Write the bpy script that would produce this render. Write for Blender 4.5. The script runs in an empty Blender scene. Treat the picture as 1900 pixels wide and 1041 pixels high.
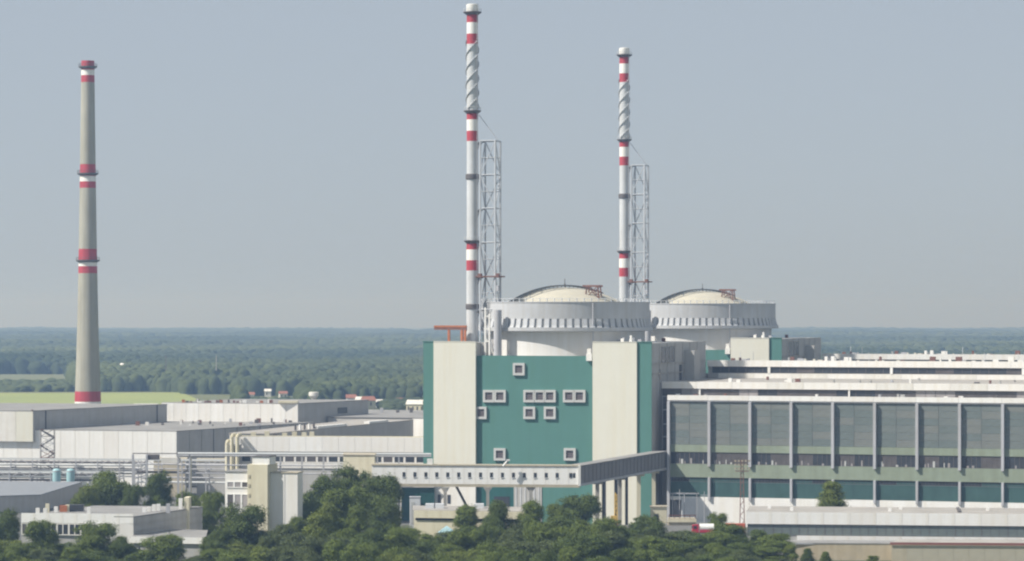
import bpy, math, random
import numpy as np
from mathutils import Vector
random.seed(7); rng = np.random.default_rng(11)
sc = bpy.context.scene
C = sc.collection
R = math.radians
# ------------------------------------------------------------------ camera, world, sun, exposure
F = 5580.0; HOR = 582.0; EYE = 66.0          # focal length in photo pixels, eye-level row, eye height
cam = bpy.data.cameras.new('camera'); camo = bpy.data.objects.new('camera', cam); C.objects.link(camo)
camo.location = (0, 0, EYE); camo.rotation_euler = (R(90), 0, 0)
cam.sensor_width = 36; cam.lens = 36*F/1900; cam.shift_y = (HOR-520.5)/1900
cam.clip_start = 1; cam.clip_end = 80000
sc.camera = camo
SUN_EL = 46; SUN_AZ = 250                     # azimuth clockwise from +Y
w = bpy.data.worlds.new('World'); sc.world = w; w.use_nodes = True
wn = w.node_tree; wn.nodes.clear()
sky = wn.nodes.new('ShaderNodeTexSky'); sky.sky_type = 'NISHITA'; sky.sun_disc = False
sky.sun_elevation = R(SUN_EL); sky.sun_rotation = R(SUN_AZ)
sky.air_density = 0.75; sky.dust_density = 0.8; sky.ozone_density = 3.5; sky.altitude = 50
hs = wn.nodes.new('ShaderNodeHueSaturation'); hs.inputs['Saturation'].default_value = 0.66
bg = wn.nodes.new('ShaderNodeBackground'); bg.inputs['Strength'].default_value = 0.092
wo = wn.nodes.new('ShaderNodeOutputWorld')
wn.links.new(sky.outputs[0], hs.inputs['Color']); mxs = wn.nodes.new('ShaderNodeMix'); mxs.data_type = 'RGBA'; mxs.inputs[0].default_value = 0.80   # high thin haze evens out the whole sky
mxs.inputs[7].default_value = (3.10, 3.52, 4.05, 1); wn.links.new(hs.outputs[0], mxs.inputs[6]); wn.links.new(mxs.outputs[2], bg.inputs[0]); wn.links.new(bg.outputs[0], wo.inputs[0])
sl = bpy.data.lights.new('sun', 'SUN'); sl.energy = 4.2; sl.angle = R(0.53); sl.color = (1.0, 0.965, 0.92)
so = bpy.data.objects.new('sun', sl); C.objects.link(so); so.location = (-300, -100, 400)
az, el = R(SUN_AZ), R(SUN_EL)
sdir = Vector((math.sin(az)*math.cos(el), math.cos(az)*math.cos(el), math.sin(el)))
so.rotation_euler = sdir.to_track_quat('Z', 'Y').to_euler()
sc.view_settings.view_transform = 'Standard'; sc.view_settings.look = 'None'
sc.cycles.filter_width = 2.2
sc.view_settings.exposure = 0.53; sc.view_settings.gamma = 1; sc.view_settings.use_curve_mapping = False
HAZE_D = 1.75e-4
HAZE_C = (0.42, 0.64, 1.0)

# ------------------------------------------------------------------ helpers
def P(px, D): return Vector(((px-950)*D/F, D, 0))
def Z(y, D): return EYE-(y-HOR)*D/F
ERAD = 6371000.0
def curve(x, y): return -(x*x+y*y)/(2*ERAD)

_m = {}
def mat(name, col, rough=0.8, var=0.12, scale=0.15, streak=0.0, metal=0.0, col2=None, bump=0.0, stretch=(1, 1, 1), spec=0.4):
    if name in _m: return _m[name]
    m = bpy.data.materials.new(name); m.use_nodes = True; nt = m.node_tree; b = nt.nodes['Principled BSDF']
    b.inputs['Roughness'].default_value = rough; b.inputs['Metallic'].default_value = metal
    b.inputs['Specular IOR Level'].default_value = spec
    tc = nt.nodes.new('ShaderNodeTexCoord'); mp = nt.nodes.new('ShaderNodeMapping'); mp.inputs['Scale'].default_value = stretch
    nt.links.new(tc.outputs['Object'], mp.inputs[0])
    n = nt.nodes.new('ShaderNodeTexNoise'); n.inputs['Scale'].default_value = scale; n.inputs['Detail'].default_value = 6; n.inputs['Roughness'].default_value = 0.62
    nt.links.new(mp.outputs[0], n.inputs['Vector'])
    r = nt.nodes.new('ShaderNodeValToRGB'); r.color_ramp.elements[0].position = 0.3; r.color_ramp.elements[1].position = 0.7
    c2 = col2 or tuple(max(0, c*(1-var)) for c in col); c1 = tuple(min(1, c*(1+var*0.5)) for c in col) if not col2 else col
    r.color_ramp.elements[0].color = (*c2, 1); r.color_ramp.elements[1].color = (*c1, 1)
    nt.links.new(n.outputs['Fac'], r.inputs[0]); out = r.outputs[0]
    if streak:
        mp2 = nt.nodes.new('ShaderNodeMapping'); mp2.inputs['Scale'].default_value = (0.7, 0.7, 0.035)
        nt.links.new(tc.outputs['Object'], mp2.inputs[0])
        n2 = nt.nodes.new('ShaderNodeTexNoise'); n2.inputs['Scale'].default_value = 1.0; n2.inputs['Detail'].default_value = 5
        nt.links.new(mp2.outputs[0], n2.inputs['Vector'])
        r2 = nt.nodes.new('ShaderNodeValToRGB'); r2.color_ramp.elements[0].position = 0.35; r2.color_ramp.elements[1].position = 0.6
        d = 1-streak; r2.color_ramp.elements[0].color = (d, d*0.98, d*0.94, 1); r2.color_ramp.elements[1].color = (1, 1, 1, 1)
        nt.links.new(n2.outputs['Fac'], r2.inputs[0])
        mx = nt.nodes.new('ShaderNodeMix'); mx.data_type = 'RGBA'; mx.blend_type = 'MULTIPLY'; mx.inputs[0].default_value = 1
        nt.links.new(out, mx.inputs[6]); nt.links.new(r2.outputs[0], mx.inputs[7]); out = mx.outputs[2]
    nt.links.new(out, b.inputs['Base Color'])
    if bump:
        bp = nt.nodes.new('ShaderNodeBump'); bp.inputs['Strength'].default_value = bump; bp.inputs['Distance'].default_value = 0.3
        nt.links.new(n.outputs['Fac'], bp.inputs['Height']); nt.links.new(bp.outputs[0], b.inputs['Normal'])
    _m[name] = m
    return m

CREAM = mat('cream cladding', (0.67, 0.665, 0.585), 0.7, 0.02, 0.2, streak=0.02)
GREEN = mat('teal cladding', (0.078, 0.202, 0.178), 0.6, 0.05, 0.12, streak=0.03)
GREEN_SHADE = mat('shaded teal cladding', (0.022, 0.105, 0.100), 0.45, 0.18, 0.2, streak=0.12)  # teal cladding with the shade near the walkway put into its colour
WHITE = mat('white panel paint', (0.77, 0.76, 0.73), 0.7, 0.05, 0.2, streak=0.045)
WHITE2 = mat('dirty white panel paint', (0.71, 0.70, 0.66), 0.75, 0.08, 0.2, streak=0.08)
CREAM2 = mat('cream render', (0.66, 0.62, 0.47), 0.8, 0.08, 0.2, streak=0.10)
CONC = mat('concrete', (0.40, 0.39, 0.36), 0.85, 0.14, 0.25, streak=0.16, bump=0.1)
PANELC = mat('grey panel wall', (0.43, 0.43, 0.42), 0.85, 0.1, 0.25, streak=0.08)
CHIMC = mat('chimney concrete', (0.39, 0.385, 0.33), 0.85, 0.12, 0.1, streak=0.16)
DRUM = mat('painted drum concrete', (0.48, 0.495, 0.515), 0.8, 0.08, 0.15, streak=0.08)
DOME = mat('dome concrete', (0.50, 0.47, 0.38), 0.85, 0.12, 0.3, col2=(0.42, 0.40, 0.33))
ROOF = mat('bitumen roof', (0.27, 0.265, 0.255), 0.9, 0.25, 0.12, bump=0.1)
ROOFL = mat('pale gravel roof', (0.36, 0.34, 0.31), 0.9, 0.2, 0.12)
DARK = mat('dark window glass', (0.045, 0.05, 0.06), 0.25, 0.3, 0.4, spec=0.6)
DARK2 = mat('brown window glass', (0.11, 0.10, 0.10), 0.3, 0.3, 0.4, spec=0.5)
BLIND = mat('pale blind behind glass', (0.33, 0.31, 0.31), 0.5, 0.2, 0.4)
GL = [mat('ribbed glass panel a', (0.165, 0.190, 0.183), 0.45, 0.22, 0.5, stretch=(0.4, 1, 2.2), spec=0.5),
      mat('ribbed glass panel b', (0.185, 0.200, 0.188), 0.5, 0.2, 0.5, stretch=(0.4, 1, 2.2), spec=0.5),
      mat('ribbed glass panel c', (0.150, 0.180, 0.175), 0.4, 0.25, 0.5, stretch=(0.4, 1, 2.2), spec=0.5)]
LGREEN = mat('pale green spandrel', (0.255, 0.305, 0.235), 0.7, 0.1, 0.3, streak=0.1)
TEAL = mat('teal glass spandrel', (0.048, 0.105, 0.100), 0.4, 0.25, 0.4, stretch=(1, 1, 0.4), spec=0.5)
STEEL = mat('grey steel column', (0.45, 0.46, 0.49), 0.6, 0.1, 0.3, streak=0.1)
STEELL = mat('pale galvanised steel', (0.64, 0.66, 0.68), 0.5, 0.08, 0.5)
STEELD = mat('dark weathered steel', (0.13, 0.12, 0.12), 0.7, 0.25, 0.8)
WINFR = mat('grey window frame', (0.50, 0.51, 0.50), 0.6, 0.06, 0.5)
RECESS = mat('louvre grey', (0.20, 0.17, 0.18), 0.7, 0.2, 1.0)
RED = mat('red paint', (0.45, 0.055, 0.075), 0.6, 0.12, 0.3, streak=0.15)
WPAINT = mat('white paint', (0.82, 0.82, 0.80), 0.55, 0.05, 0.3, streak=0.06)
STACK = mat('stack steel paint', (0.56, 0.58, 0.60), 0.5, 0.08, 0.3, streak=0.10)
RUST = mat('rusty orange steel', (0.42, 0.15, 0.07), 0.8, 0.25, 0.8)
BROWN = mat('brown steel', (0.20, 0.10, 0.08), 0.8, 0.25, 0.8)
LATT = mat('faded lattice paint', (0.50, 0.52, 0.55), 0.6, 0.12, 0.4)
PIPE = mat('pipe insulation', (0.55, 0.57, 0.57), 0.45, 0.1, 0.4)
GALVR = mat('grey gallery cladding', (0.23, 0.225, 0.235), 0.75, 0.12, 0.3, streak=0.12)
BEIGE = mat('beige wall', (0.44, 0.40, 0.31), 0.85, 0.12, 0.3, streak=0.1)
TAN = mat('tan wall', (0.50, 0.43, 0.32), 0.85, 0.12, 0.3, streak=0.1)
REDROOF = mat('red roof edge', (0.24, 0.10, 0.085), 0.8, 0.2, 0.5)
YEL = mat('yellow paint', (0.62, 0.42, 0.10), 0.6, 0.1, 0.5)
TRUCKRED = mat('red vehicle paint', (0.50, 0.04, 0.07), 0.4, 0.08, 0.5)
BLUE = mat('blue tarpaulin', (0.04, 0.09, 0.36), 0.7, 0.1, 0.5)
CYANP = mat('pale blue canvas', (0.36, 0.55, 0.60), 0.8, 0.08, 0.5)
BARK = mat('bark', (0.10, 0.08, 0.06), 0.9, 0.3, 1.0, bump=0.3)
RUBBER = mat('tyre rubber', (0.03, 0.03, 0.03), 0.9)
TANKM = mat('pale blue tank paint', (0.33, 0.52, 0.55), 0.5, 0.08, 0.5)

class MB:
    def __init__(s): s.v = []; s.f = []; s.mi = []
    def add(s, vs, fs, m=0):
        b = len(s.v); s.v += [tuple(p) for p in vs]
        for f in fs: s.f.append(tuple(b+i for i in f)); s.mi.append(m)
        return s
    def box(s, x0, x1, y0, y1, z0, z1, m=0):
        return s.add([(x0,y0,z0),(x1,y0,z0),(x1,y1,z0),(x0,y1,z0),(x0,y0,z1),(x1,y0,z1),(x1,y1,z1),(x0,y1,z1)],
              [(0,3,2,1),(4,5,6,7),(0,1,5,4),(1,2,6,5),(2,3,7,6),(3,0,4,7)], m)
    def prism(s, poly, z0, z1, m=0, mt=None):
        n = len(poly); a = sum(poly[i][0]*poly[(i+1)%n][1]-poly[(i+1)%n][0]*poly[i][1] for i in range(n))
        if a < 0: poly = poly[::-1]
        vs = [(p[0],p[1],z0) for p in poly]+[(p[0],p[1],z1) for p in poly]
        s.add(vs, [tuple(range(n))[::-1]]+[(i,(i+1)%n,n+(i+1)%n,n+i) for i in range(n)], m)
        return s.add([(p[0],p[1],z1) for p in poly], [tuple(range(n))], m if mt is None else mt)
    def tube(s, p0, p1, r, n=8, m=0, r1=None):
        p0 = Vector(p0); p1 = Vector(p1); d = (p1-p0).normalized()
        a = d.cross(Vector((0,0,1)) if abs(d.z) < 0.9 else Vector((1,0,0))).normalized(); b = d.cross(a)
        r1 = r if r1 is None else r1; vs = []
        for q, rr in ((p0, r), (p1, r1)):
            for i in range(n):
                t = 2*math.pi*i/n; vs.append(q+(a*math.cos(t)+b*math.sin(t))*rr)
        return s.add(vs, [(i,i+n,(i+1)%n+n,(i+1)%n) for i in range(n)]+[tuple(range(n)), tuple(range(n, 2*n))[::-1]], m)
    def lathe(s, prof, n=48, c=(0,0), ms=None, m=0, caps=True):
        vs = []
        for r, z in prof:
            for i in range(n):
                t = 2*math.pi*i/n; vs.append((c[0]+r*math.cos(t), c[1]+r*math.sin(t), z))
        b = len(s.v); s.v += vs
        for k in range(len(prof)-1):
            for i in range(n):
                j = (i+1) % n; s.f.append((b+k*n+i, b+k*n+j, b+(k+1)*n+j, b+(k+1)*n+i)); s.mi.append(ms[k] if ms else m)
        if caps: 
            s.f.append(tuple(b+(len(prof)-1)*n+i for i in range(n))); s.mi.append(ms[-1] if ms else m)
        return s
    def mesh(s, name, mats, smooth=False):
        me = bpy.data.meshes.new(name); me.from_pydata(s.v, [], s.f)
        for m in (mats if isinstance(mats, (list, tuple)) else [mats]): me.materials.append(m)
        me.polygons.foreach_set('material_index', s.mi)
        if smooth:
            me.polygons.foreach_set('use_smooth', [True]*len(s.f)); me.set_sharp_from_angle(angle=R(35))
        me.update(); return me
    def build(s, name, mats, parent=None, smooth=False, kind=None, label=None):
        o = bpy.data.objects.new(name, s.mesh(name, mats, smooth)); C.objects.link(o); o.parent = parent
        if kind: o['kind'] = kind
        if label: o['label'] = label
        return o

def thing(name, label, cat, loc=(0,0,0), rotz=0, group=None):
    o = bpy.data.objects.new(name, None); C.objects.link(o); o.location = loc; o.rotation_euler = (0,0,rotz)
    o['label'] = label; o['category'] = cat
    if group: o['group'] = group
    return o
def tag(o, label, cat, group=None):
    o['label'] = label; o['category'] = cat
    if group: o['group'] = group
    return o
kids = {}
def duptree(o, parent=None):
    c = o.copy(); C.objects.link(c); c.parent = parent
    for ch in list(o.children): duptree(ch, c)
    return c
def put(name, me, parent, loc=(0,0,0), rotz=0, scale=None):
    o = bpy.data.objects.new(name, me); C.objects.link(o); o.parent = parent; o.location = loc; o.rotation_euler = (0,0,rotz)
    if scale: o.scale = scale
    return o
def boxpart(name, m, parent, *a, label=None):
    """a box part with its origin at its own base, so that the texture differs from part to part"""
    x0,x1,y0,y1,z0,z1 = a
    return MB().box(x0,x1,y0,y1,z0,z1).build(name, m, parent, label=label)
def panels(parent, name, p0, p1, z0, z1, n, mats, thick=0.18, gap=0.10, out=1):
    """n cladding panels from p0 to p1 in front of a wall (the outside is on the right-hand side of p0->p1 turned to -y)"""
    p0 = Vector((p0[0], p0[1], 0)); p1 = Vector((p1[0], p1[1], 0)); L = (p1-p0).length; d = (p1-p0)/L; rz = math.atan2(d.y, d.x); wd = L/n
    mats = mats if isinstance(mats, list) else [mats]
    mes = [MB().box(gap/2, wd-gap/2, -thick, 0, 0, z1-z0).mesh(name, m) for m in mats]
    return [put(name, mes[random.randrange(len(mes))], parent, (p0.x+d.x*wd*i, p0.y+d.y*wd*i, z0), rz) for i in range(n)]
def windows(parent, p0, p1, z0, z1, n, glass, frame, fw=0.12, thick=0.12, mull=2, name='window'):
    """n windows side by side: a frame with mullions and its pane as a sub-part"""
    p0 = Vector((p0[0], p0[1], 0)); p1 = Vector((p1[0], p1[1], 0)); L = (p1-p0).length; d = (p1-p0)/L; rz = math.atan2(d.y, d.x); wd = L/n; h = z1-z0
    b = MB(); b.box(0, wd, -thick, 0, 0, fw).box(0, wd, -thick, 0, h-fw, h)
    for i in range(mull+1):
        x = fw/2+(wd-fw)*i/mull; b.box(x-fw/2, x+fw/2, -thick+0.002, -0.002, fw, h-fw)
    fr = b.mesh('frame', frame)
    glass = glass if isinstance(glass, list) else [glass]
    pm = [MB().box(fw*0.5, wd-fw*0.5, -thick*0.45, -thick*0.2, fw*0.5, h-fw*0.5).mesh('pane', g) for g in glass]
    res = []
    for i in range(n):
        o = put(name, fr, parent, (p0.x+d.x*wd*i, p0.y+d.y*wd*i, z0), rz); put('pane', random.choice(pm), o); res.append(o)
    return res

# ------------------------------------------------------------------ ground, fields, haze
def ground_disc():
    radii = [0]+[60*1.16**k for k in range(60) if 60*1.16**k < 27800]+[28000]; n = 96; vs = [(0,0,0)]; fs = []
    for r in radii[1:]:
        for i in range(n):
            t = 2*math.pi*i/n; vs.append((r*math.cos(t), r*math.sin(t), -r*r/(2*ERAD)))
    for i in range(n): fs.append((0, 1+i, 1+(i+1) % n))
    for k in range(len(radii)-2):
        for i in range(n): j = (i+1) % n; a = 1+k*n; fs.append((a+i, a+n+i, a+n+j, a+j))
    return MB().add(vs, fs)
GRASS = mat('rough grass ground', (0.16, 0.17, 0.075), 0.95, scale=0.004, col2=(0.085, 0.105, 0.045))
o = ground_disc().build('ground', GRASS); o['kind'] = 'structure'
def sheet(name, poly, m, lift, seg=24):
    """quad patch (four corners) that follows the earth's curve"""
    a, b, c, d = [Vector(p) for p in poly]; vs = []; fs = []
    for i in range(seg+1):
        for j in range(seg+1):
            s, t = i/seg, j/seg; q = (a*(1-s)+b*s)*(1-t)+(d*(1-s)+c*s)*t; vs.append((q.x, q.y, curve(q.x, q.y)+lift))
    for i in range(seg):
        for j in range(seg): k = i*(seg+1)+j; fs.append((k, k+seg+1, k+seg+2, k+1))
    o = MB().add(vs, fs).build(name, m); o['kind'] = 'structure'; return o
MEAD = mat('meadow grass', (0.30, 0.33, 0.105), 0.95, scale=0.012, col2=(0.23, 0.28, 0.095), stretch=(1, 0.35, 1))
STUB = mat('pale stubble field', (0.17, 0.185, 0.10), 0.95, scale=0.01, col2=(0.13, 0.15, 0.08))
YARD = mat('plant yard asphalt', (0.16, 0.16, 0.155), 0.9, scale=0.05, col2=(0.105, 0.105, 0.10))
sheet('meadow', (P(-330, 1500), P(560, 1500), P(338, 2520), P(-180, 2490)), MEAD, 0.5)
sheet('field', (P(-120, 2760), P(130, 2760), P(125, 3290), P(-120, 3290)), STUB, 0.5)
sheet('field', (P(380, 2560), P(470, 2560), P(560, 2700), P(470, 2720)), STUB, 0.5)
sheet('pavement', (P(-700, 815), P(2500, 800), P(2300, 1290), P(-400, 1300)), YARD, 0.03)
hz = MB().box(-28400, 28400, -28400, 28400, -63.5, 186).build('haze', [])
hm = bpy.data.materials.new('haze air'); hm.use_nodes = True; nt = hm.node_tree; nt.nodes.clear()
pv = nt.nodes.new('ShaderNodeVolumePrincipled'); pv.inputs['Color'].default_value = (*HAZE_C, 1); pv.inputs['Density'].default_value = HAZE_D; pv.inputs['Anisotropy'].default_value = 0.33; pv.inputs['Absorption Color'].default_value = (0.90, 0.955, 1, 1)
mo = nt.nodes.new('ShaderNodeOutputMaterial'); nt.links.new(pv.outputs[0], mo.inputs['Volume'])
hz.data.materials.append(hm); hz['kind'] = 'stuff'

# ------------------------------------------------------------------ the reactor buildings
TH = R(18); ct, st = math.cos(TH), math.sin(TH)
O = Vector((-28.4, 961.0, 0)); W = 75.5; SH = Vector((54.9, 159.6, 0))
def uf(px, v=0.0):
    k = (px-950)/F; return (k*(O.y+ct*v)-O.x-st*v)/(ct+st*k)
def dep(px, v=0.0): return O.y-st*uf(px, v)+ct*v
def zf(px, y, v=0.0): return Z(y, dep(px, v))
TOP = 57.0; MID = 52.4; uc = 37.75; vc = 31.4
def reactor_building():
    t = thing('reactor_building', 'teal and cream reactor building with grey round drum and dome, nearer of the two', 'power plant building', O, -TH, 'reactor buildings')
    u1, u2, u3, u4 = uf(805), uf(883), uf(1100), uf(1182)
    MB().box(0.3, W-19.3, 1.3, 74.7, 0, MID).build('main_block', [CONC], t)
    boxpart('corner_tower', PANELC, t, 0, u2-0.3, 0.6, 9, 0, TOP-0.2)
    boxpart('side_wing', PANELC, t, u3+0.3, W, 0.6, 68.5, 0, TOP-0.2)
    boxpart('side_wing', PANELC, t, u3+8, W-0.4, 68.5, 75, 0, 46)
    # cladding
    boxpart('teal_cladding', GREEN, t, -0.05, u1, 0.3, 0.6, 0, TOP)
    boxpart('cream_cladding', CREAM, t, u1, u2, -0.35, 0.6, 13, TOP)
    boxpart('cream_cladding', CREAM, t, u3, u4, -0.35, 0.6, 20, TOP)
    boxpart('teal_cladding', GREEN, t, u4, W+0.05, 0.3, 0.6, 0, TOP)
    boxpart('teal_cladding', GREEN, t, u2-0.3, u3+0.3, 1.05, 1.3, 12.5, MID+0.3)
    # slotted base of the right tower
    for a, b in ((1100, 1117), (1125, 1140), (1147, 1160), (1166, 1182)):
        boxpart('pier', CREAM, t, uf(a), uf(b), -0.35, 0.6, 0, 20)
    boxpart('slot_backing', DARK, t, u3+0.1, u4-0.1, 0.25, 0.6, 0, 19.99)
    # base storey
    boxpart('base_wall', WHITE, t, u1, u2, -0.35, 0.6, 0, 13)
    for a in (815, 833): MB().box(uf(a)-0.4, uf(a)+0.7, -0.45, -0.35, 5.5, 8.3).build('window', DARK, t)
    boxpart('base_wall', GREEN_SHADE, t, u2-0.3, uf(952), 0.9, 1.3, 0, 12.5)  # darker teal paints in the shade below the walkway
    boxpart('base_wall', PANELC, t, uf(952), uf(1004), 0.7, 1.3, 0, 12.5)
    boxpart('base_wall', GREEN, t, uf(1004), u3+0.3, 0.9, 1.3, 0, 12.5)
    boxpart('base_door', DARK, t, uf(915), uf(944), 0.8, 0.9, 0, 8)
    for i in range(6): boxpart('panel_rib', STEELL, t, uf(956)+i*1.5, uf(956)+i*1.5+0.25, 0.55, 0.7, 0, 12.4)
    # windows
    def win(px, y):
        u = uf(px, 1.05); z = zf(px, y, 1.05); s = 1.95; q = 1.22
        b = MB(); b.box(u-s, u+s, 0.35, 1.05, z+q, z+s).box(u-s, u+s, 0.35, 1.05, z-s, z-q).box(u-s, u-q, 0.352, 1.05, z-q, z+q).box(u+q, u+s, 0.352, 1.05, z-q, z+q)
        wo_ = b.build('window', WINFR, t)
        b = MB(); b.box(u-q, u+q, 0.9, 1.0, z-q, z+q)
        b.build('pane', DARK2, wo_)
        b = MB()
        for k in range(4): b.box(u-q, u+q, 0.7, 0.85, z-q+0.12+k*0.6, z-q+0.42+k*0.6)
        b.build('louvre', RECESS, wo_)
    for px, y in ((963.5, 685), (908, 735), (928.5, 735), (983, 735), (1002, 735), (1021, 735), (1056.5, 735), (1076, 735), (893, 766), (983, 766), (1021, 766), (928, 843), (1058, 843)): win(px, y)
    # right side wall: joints and openings
    for v in (9.5, 19, 28.5, 38, 47.5, 57): boxpart('wall_joint', STEELD, t, W, W+0.06, v, v+0.22, 0, TOP-0.2)
    for z in (47, 50.2): boxpart('wall_ledge', CONC, t, W, W+0.35, 0.7, 68, z, z+0.3)
    MB().box(W, W+0.1, 12, 28, 50.6, 55.6).build('window_band', DARK, t)
    for v in (17, 22): boxpart('window_post', STEEL, t, W+0.1, W+0.2, v, v+0.3, 50.6, 55.6)
    MB().box(W, W+0.1, 9, 11, 45.5, 48.5).build('side_door', DARK, t)
    MB().box(W, W+0.1, 34, 37, 44.5, 49.5).build('side_door', DARK, t)
    boxpart('stair_tower', PANELC, t, W, W+3.5, 40, 47, 0, 54)
    MB().box(uf(1098)-1.8, uf(1098), -0.1, 1.4, MID-1.2, MID+1.0).box(uf(1098)-1.6, uf(1098)-0.4, 0.2, 1.0, MID+1.0, MID+2.6).build('roof_lamp', WPAINT, t)
    # containment
    c = (uc, vc)
    MB().lathe([(26.1, MID-0.4), (26.1, 60.4)], 96, c).build('drum_wall', mat('pale drum paint', (0.68, 0.68, 0.67), 0.8, 0.06, 0.15, streak=0.06), t, True)
    MB().lathe([(26.1, 60.3), (28.7, 60.5), (28.7, 61.6), (26.6, 61.65)], 96, c).build('ledge', DRUM, t, True)
    MB().lathe([(27.2, 61.6), (27.2, 64.2), (27.6, 64.4), (27.6, 69.5), (27.75, 69.5), (27.75, 69.8), (26.6, 69.8), (26.6, 66.0)], 96, c, caps=True).build('parapet_ring', DRUM, t, True)
    b = MB()
    fin = [(26.6, 61.6), (28.45, 61.6), (28.1, 62.2), (27.5, 64.7), (26.6, 64.7)]; th_ = 0.80
    vs = [(r, -th_, z) for r, z in fin]+[(r, th_, z) for r, z in fin]; n = 5
    fm = MB().add(vs, [tuple(range(5)), tuple(range(5, 10))[::-1]]+[(i, i+5, (i+1) % 5+5, (i+1) % 5) for i in range(5)]).mesh('buttress_fin', DRUM)
    for k in range(72): put('buttress_fin', fm, t, (uc, vc, 0), 2*math.pi*k/72)
    Rd = 37.0; zc = 74.6-Rd
    prof = [(Rd*math.sin(a), zc+Rd*math.cos(a)) for a in np.linspace(math.asin(24.5/Rd), 0.002, 22)]
    MB().lathe(prof, 72, c).build('dome', DOME, t, True)
    def dp(az_, a, lift=0.0):   # a point of the dome
        return (uc+(Rd+lift)*math.sin(a)*math.cos(az_), vc+(Rd+lift)*math.sin(a)*math.sin(az_), zc+(Rd+lift)*math.cos(a))
    b = MB(); ar = np.linspace(-0.62, 0.36, 26); az0 = TH*1.0+0.42
    # the curved service track over the dome, its rails and posts
    for i in range(25):
        for off in (-1.1, 1.1):
            p = Vector(dp(az0, ar[i], 0.55)); q = Vector(dp(az0, ar[i+1], 0.55)); s_ = Vector((-math.sin(az0), math.cos(az0), 0))*off
            b.tube(p+s_, q+s_, 0.22, 5)
        b.tube(Vector(dp(az0, ar[i], -0.1)), Vector(dp(az0, ar[i], 0.6)), 0.12, 4)
        if i % 2 == 0: b.tube(Vector(dp(az0, ar[i], 0.5))-s_, Vector(dp(az0, ar[i], 0.5))+s_, 0.12, 4)
    b.build('service_track', mat('grey track steel', (0.24, 0.23, 0.21), 0.8, 0.2, 0.6), t)
    b = MB(); p = Vector(dp(az0, 0, 0)); b.tube((uc, vc, 74.4), (uc, vc, 77.4), 0.10, 6).tube((uc, vc, 75.5), (uc, vc, 75.7), 0.35, 8); b.build('lightning_rod', STEELD, t)
    # brown gantry standing on the dome
    b = MB(); u, v = uc+11.8, vc-7.0; zt = 74.9
    for du, dv in ((-2.4, -1.5), (2.4, -1.5), (-2.4, 1.5), (2.4, 1.5)):
        b.tube((u+du, v+dv, 70.0), (u+du*0.75, v+dv, zt), 0.24, 6)
    for dv in (-1.5, 1.5):
        b.box(u-3.2, u+2.6, v+dv-0.22, v+dv+0.22, zt-0.3, zt+0.3); b.tube((u-2.2, v+dv, 71), (u+1.8, v+dv, zt), 0.14, 5); b.tube((u+2.2, v+dv, 71), (u-1.8, v+dv, zt), 0.14, 5)
    for du in (-1.8, 0, 1.8): b.box(u+du-0.15, u+du+0.15, v-1.5, v+1.5, zt-0.25, zt+0.25)
    b.build('gantry', BROWN, t)
    b = MB()   # parapet railing
    for k in range(72):
        a = 2*math.pi*k/72; a2 = 2*math.pi*(k+1)/72; p = (uc+27.2*math.cos(a), vc+27.2*math.sin(a)); q = (uc+27.2*math.cos(a2), vc+27.2*math.sin(a2))
        b.tube((*p, 69.8), (*p, 70.9), 0.16, 4); b.tube((*p, 70.8), (*q, 70.8), 0.06, 4)
    o_ = b.build('railing', STEELL, t)
    for a in (-1.2, -0.95): # pipes down the drum
        p = (uc+28.0*math.cos(a), vc+28.0*math.sin(a)); 
        if a == -0.95: MB().tube((*p, MID), (*p, 69.4), 0.22, 8).build('downpipe', STEEL, t)
    # grey air duct rising beside the drum and its white base frame
    u = uf(920, 2.0); MB().tube((u, 3.9, MID), (u, 3.9, 67.2), 1.28, 20).build('air_duct', STEEL, t, True)
    b = MB(); u = uf(905, 4); b.box(u-0.9, u-0.4, 3.2, 3.8, MID, 68).box(u+0.5, u+1.0, 3.2, 3.8, MID, 66)
    for z in (57, 61, 65): b.box(u-0.9, u+1.0, 3.25, 3.75, z, z+0.35)
    b.build('white_frame', WPAINT, t)
    b = MB(); u0, u1_ = uf(885, 8), uf(903, 8); b.box(u0, u1_, 6, 9.5, MID, MID+4.5); b.build('roof_plant', PANELC, t)
    # orange gantry on the left tower
    b = MB(); v = 8.2; ua, ub = uf(806, v), uf(866, v)
    b.box(ua, ub, v-0.4, v+0.4, 60.8, 61.6, 1).box(ua, ub, v-0.5, v+0.5, 61.6, 62.2, 0)
    for px in (833, 857, 863): x = uf(px, v); b.box(x-0.35, x+0.35, v-0.35, v+0.35, TOP-0.2, 60.8, 0)
    b.tube((uf(857, v), v, TOP), (uf(866, v), v, 60.8), 0.15, 5, 0)
    b.build('crane_beam', [RUST, BROWN], t)
    b = MB()  # coping
    b.box(-0.2, u1-0.003, 0.1, 0.75, TOP, TOP+0.25).box(u4+0.003, W+0.2, 0.1, 0.75, TOP, TOP+0.25).build('coping', GREEN, t)
    MB().box(u1, u2, -0.45, 0.7, TOP, TOP+0.22).box(u3, u4, -0.45, 0.7, TOP, TOP+0.22).build('coping', CREAM, t)
    for k in range(9):
        x = random.uniform(u3+1, W-2); v = random.uniform(4, 60); boxpart('roof_vent', random.choice((WPAINT, BROWN, STEEL)), t, x, x+random.uniform(0.5, 1.4), v, v+1, TOP-0.2, TOP+random.uniform(0.5, 1.6))
    MB().box(u4-3.2, u4-2.6, 3, 3.5, TOP-0.2, TOP+2.2).build('roof_vent', WPAINT, t)
    MB().box(0.3, u3, 74.7, 74.9, 0, MID+0.3).build('back_wall', CONC, t)
    return t
rb1 = reactor_building()
rb2 = duptree(rb1); rb2.location = O+SH
rb2['label'] = 'farther reactor building whose dome shows behind the first one and above the long white roofs'

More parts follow.
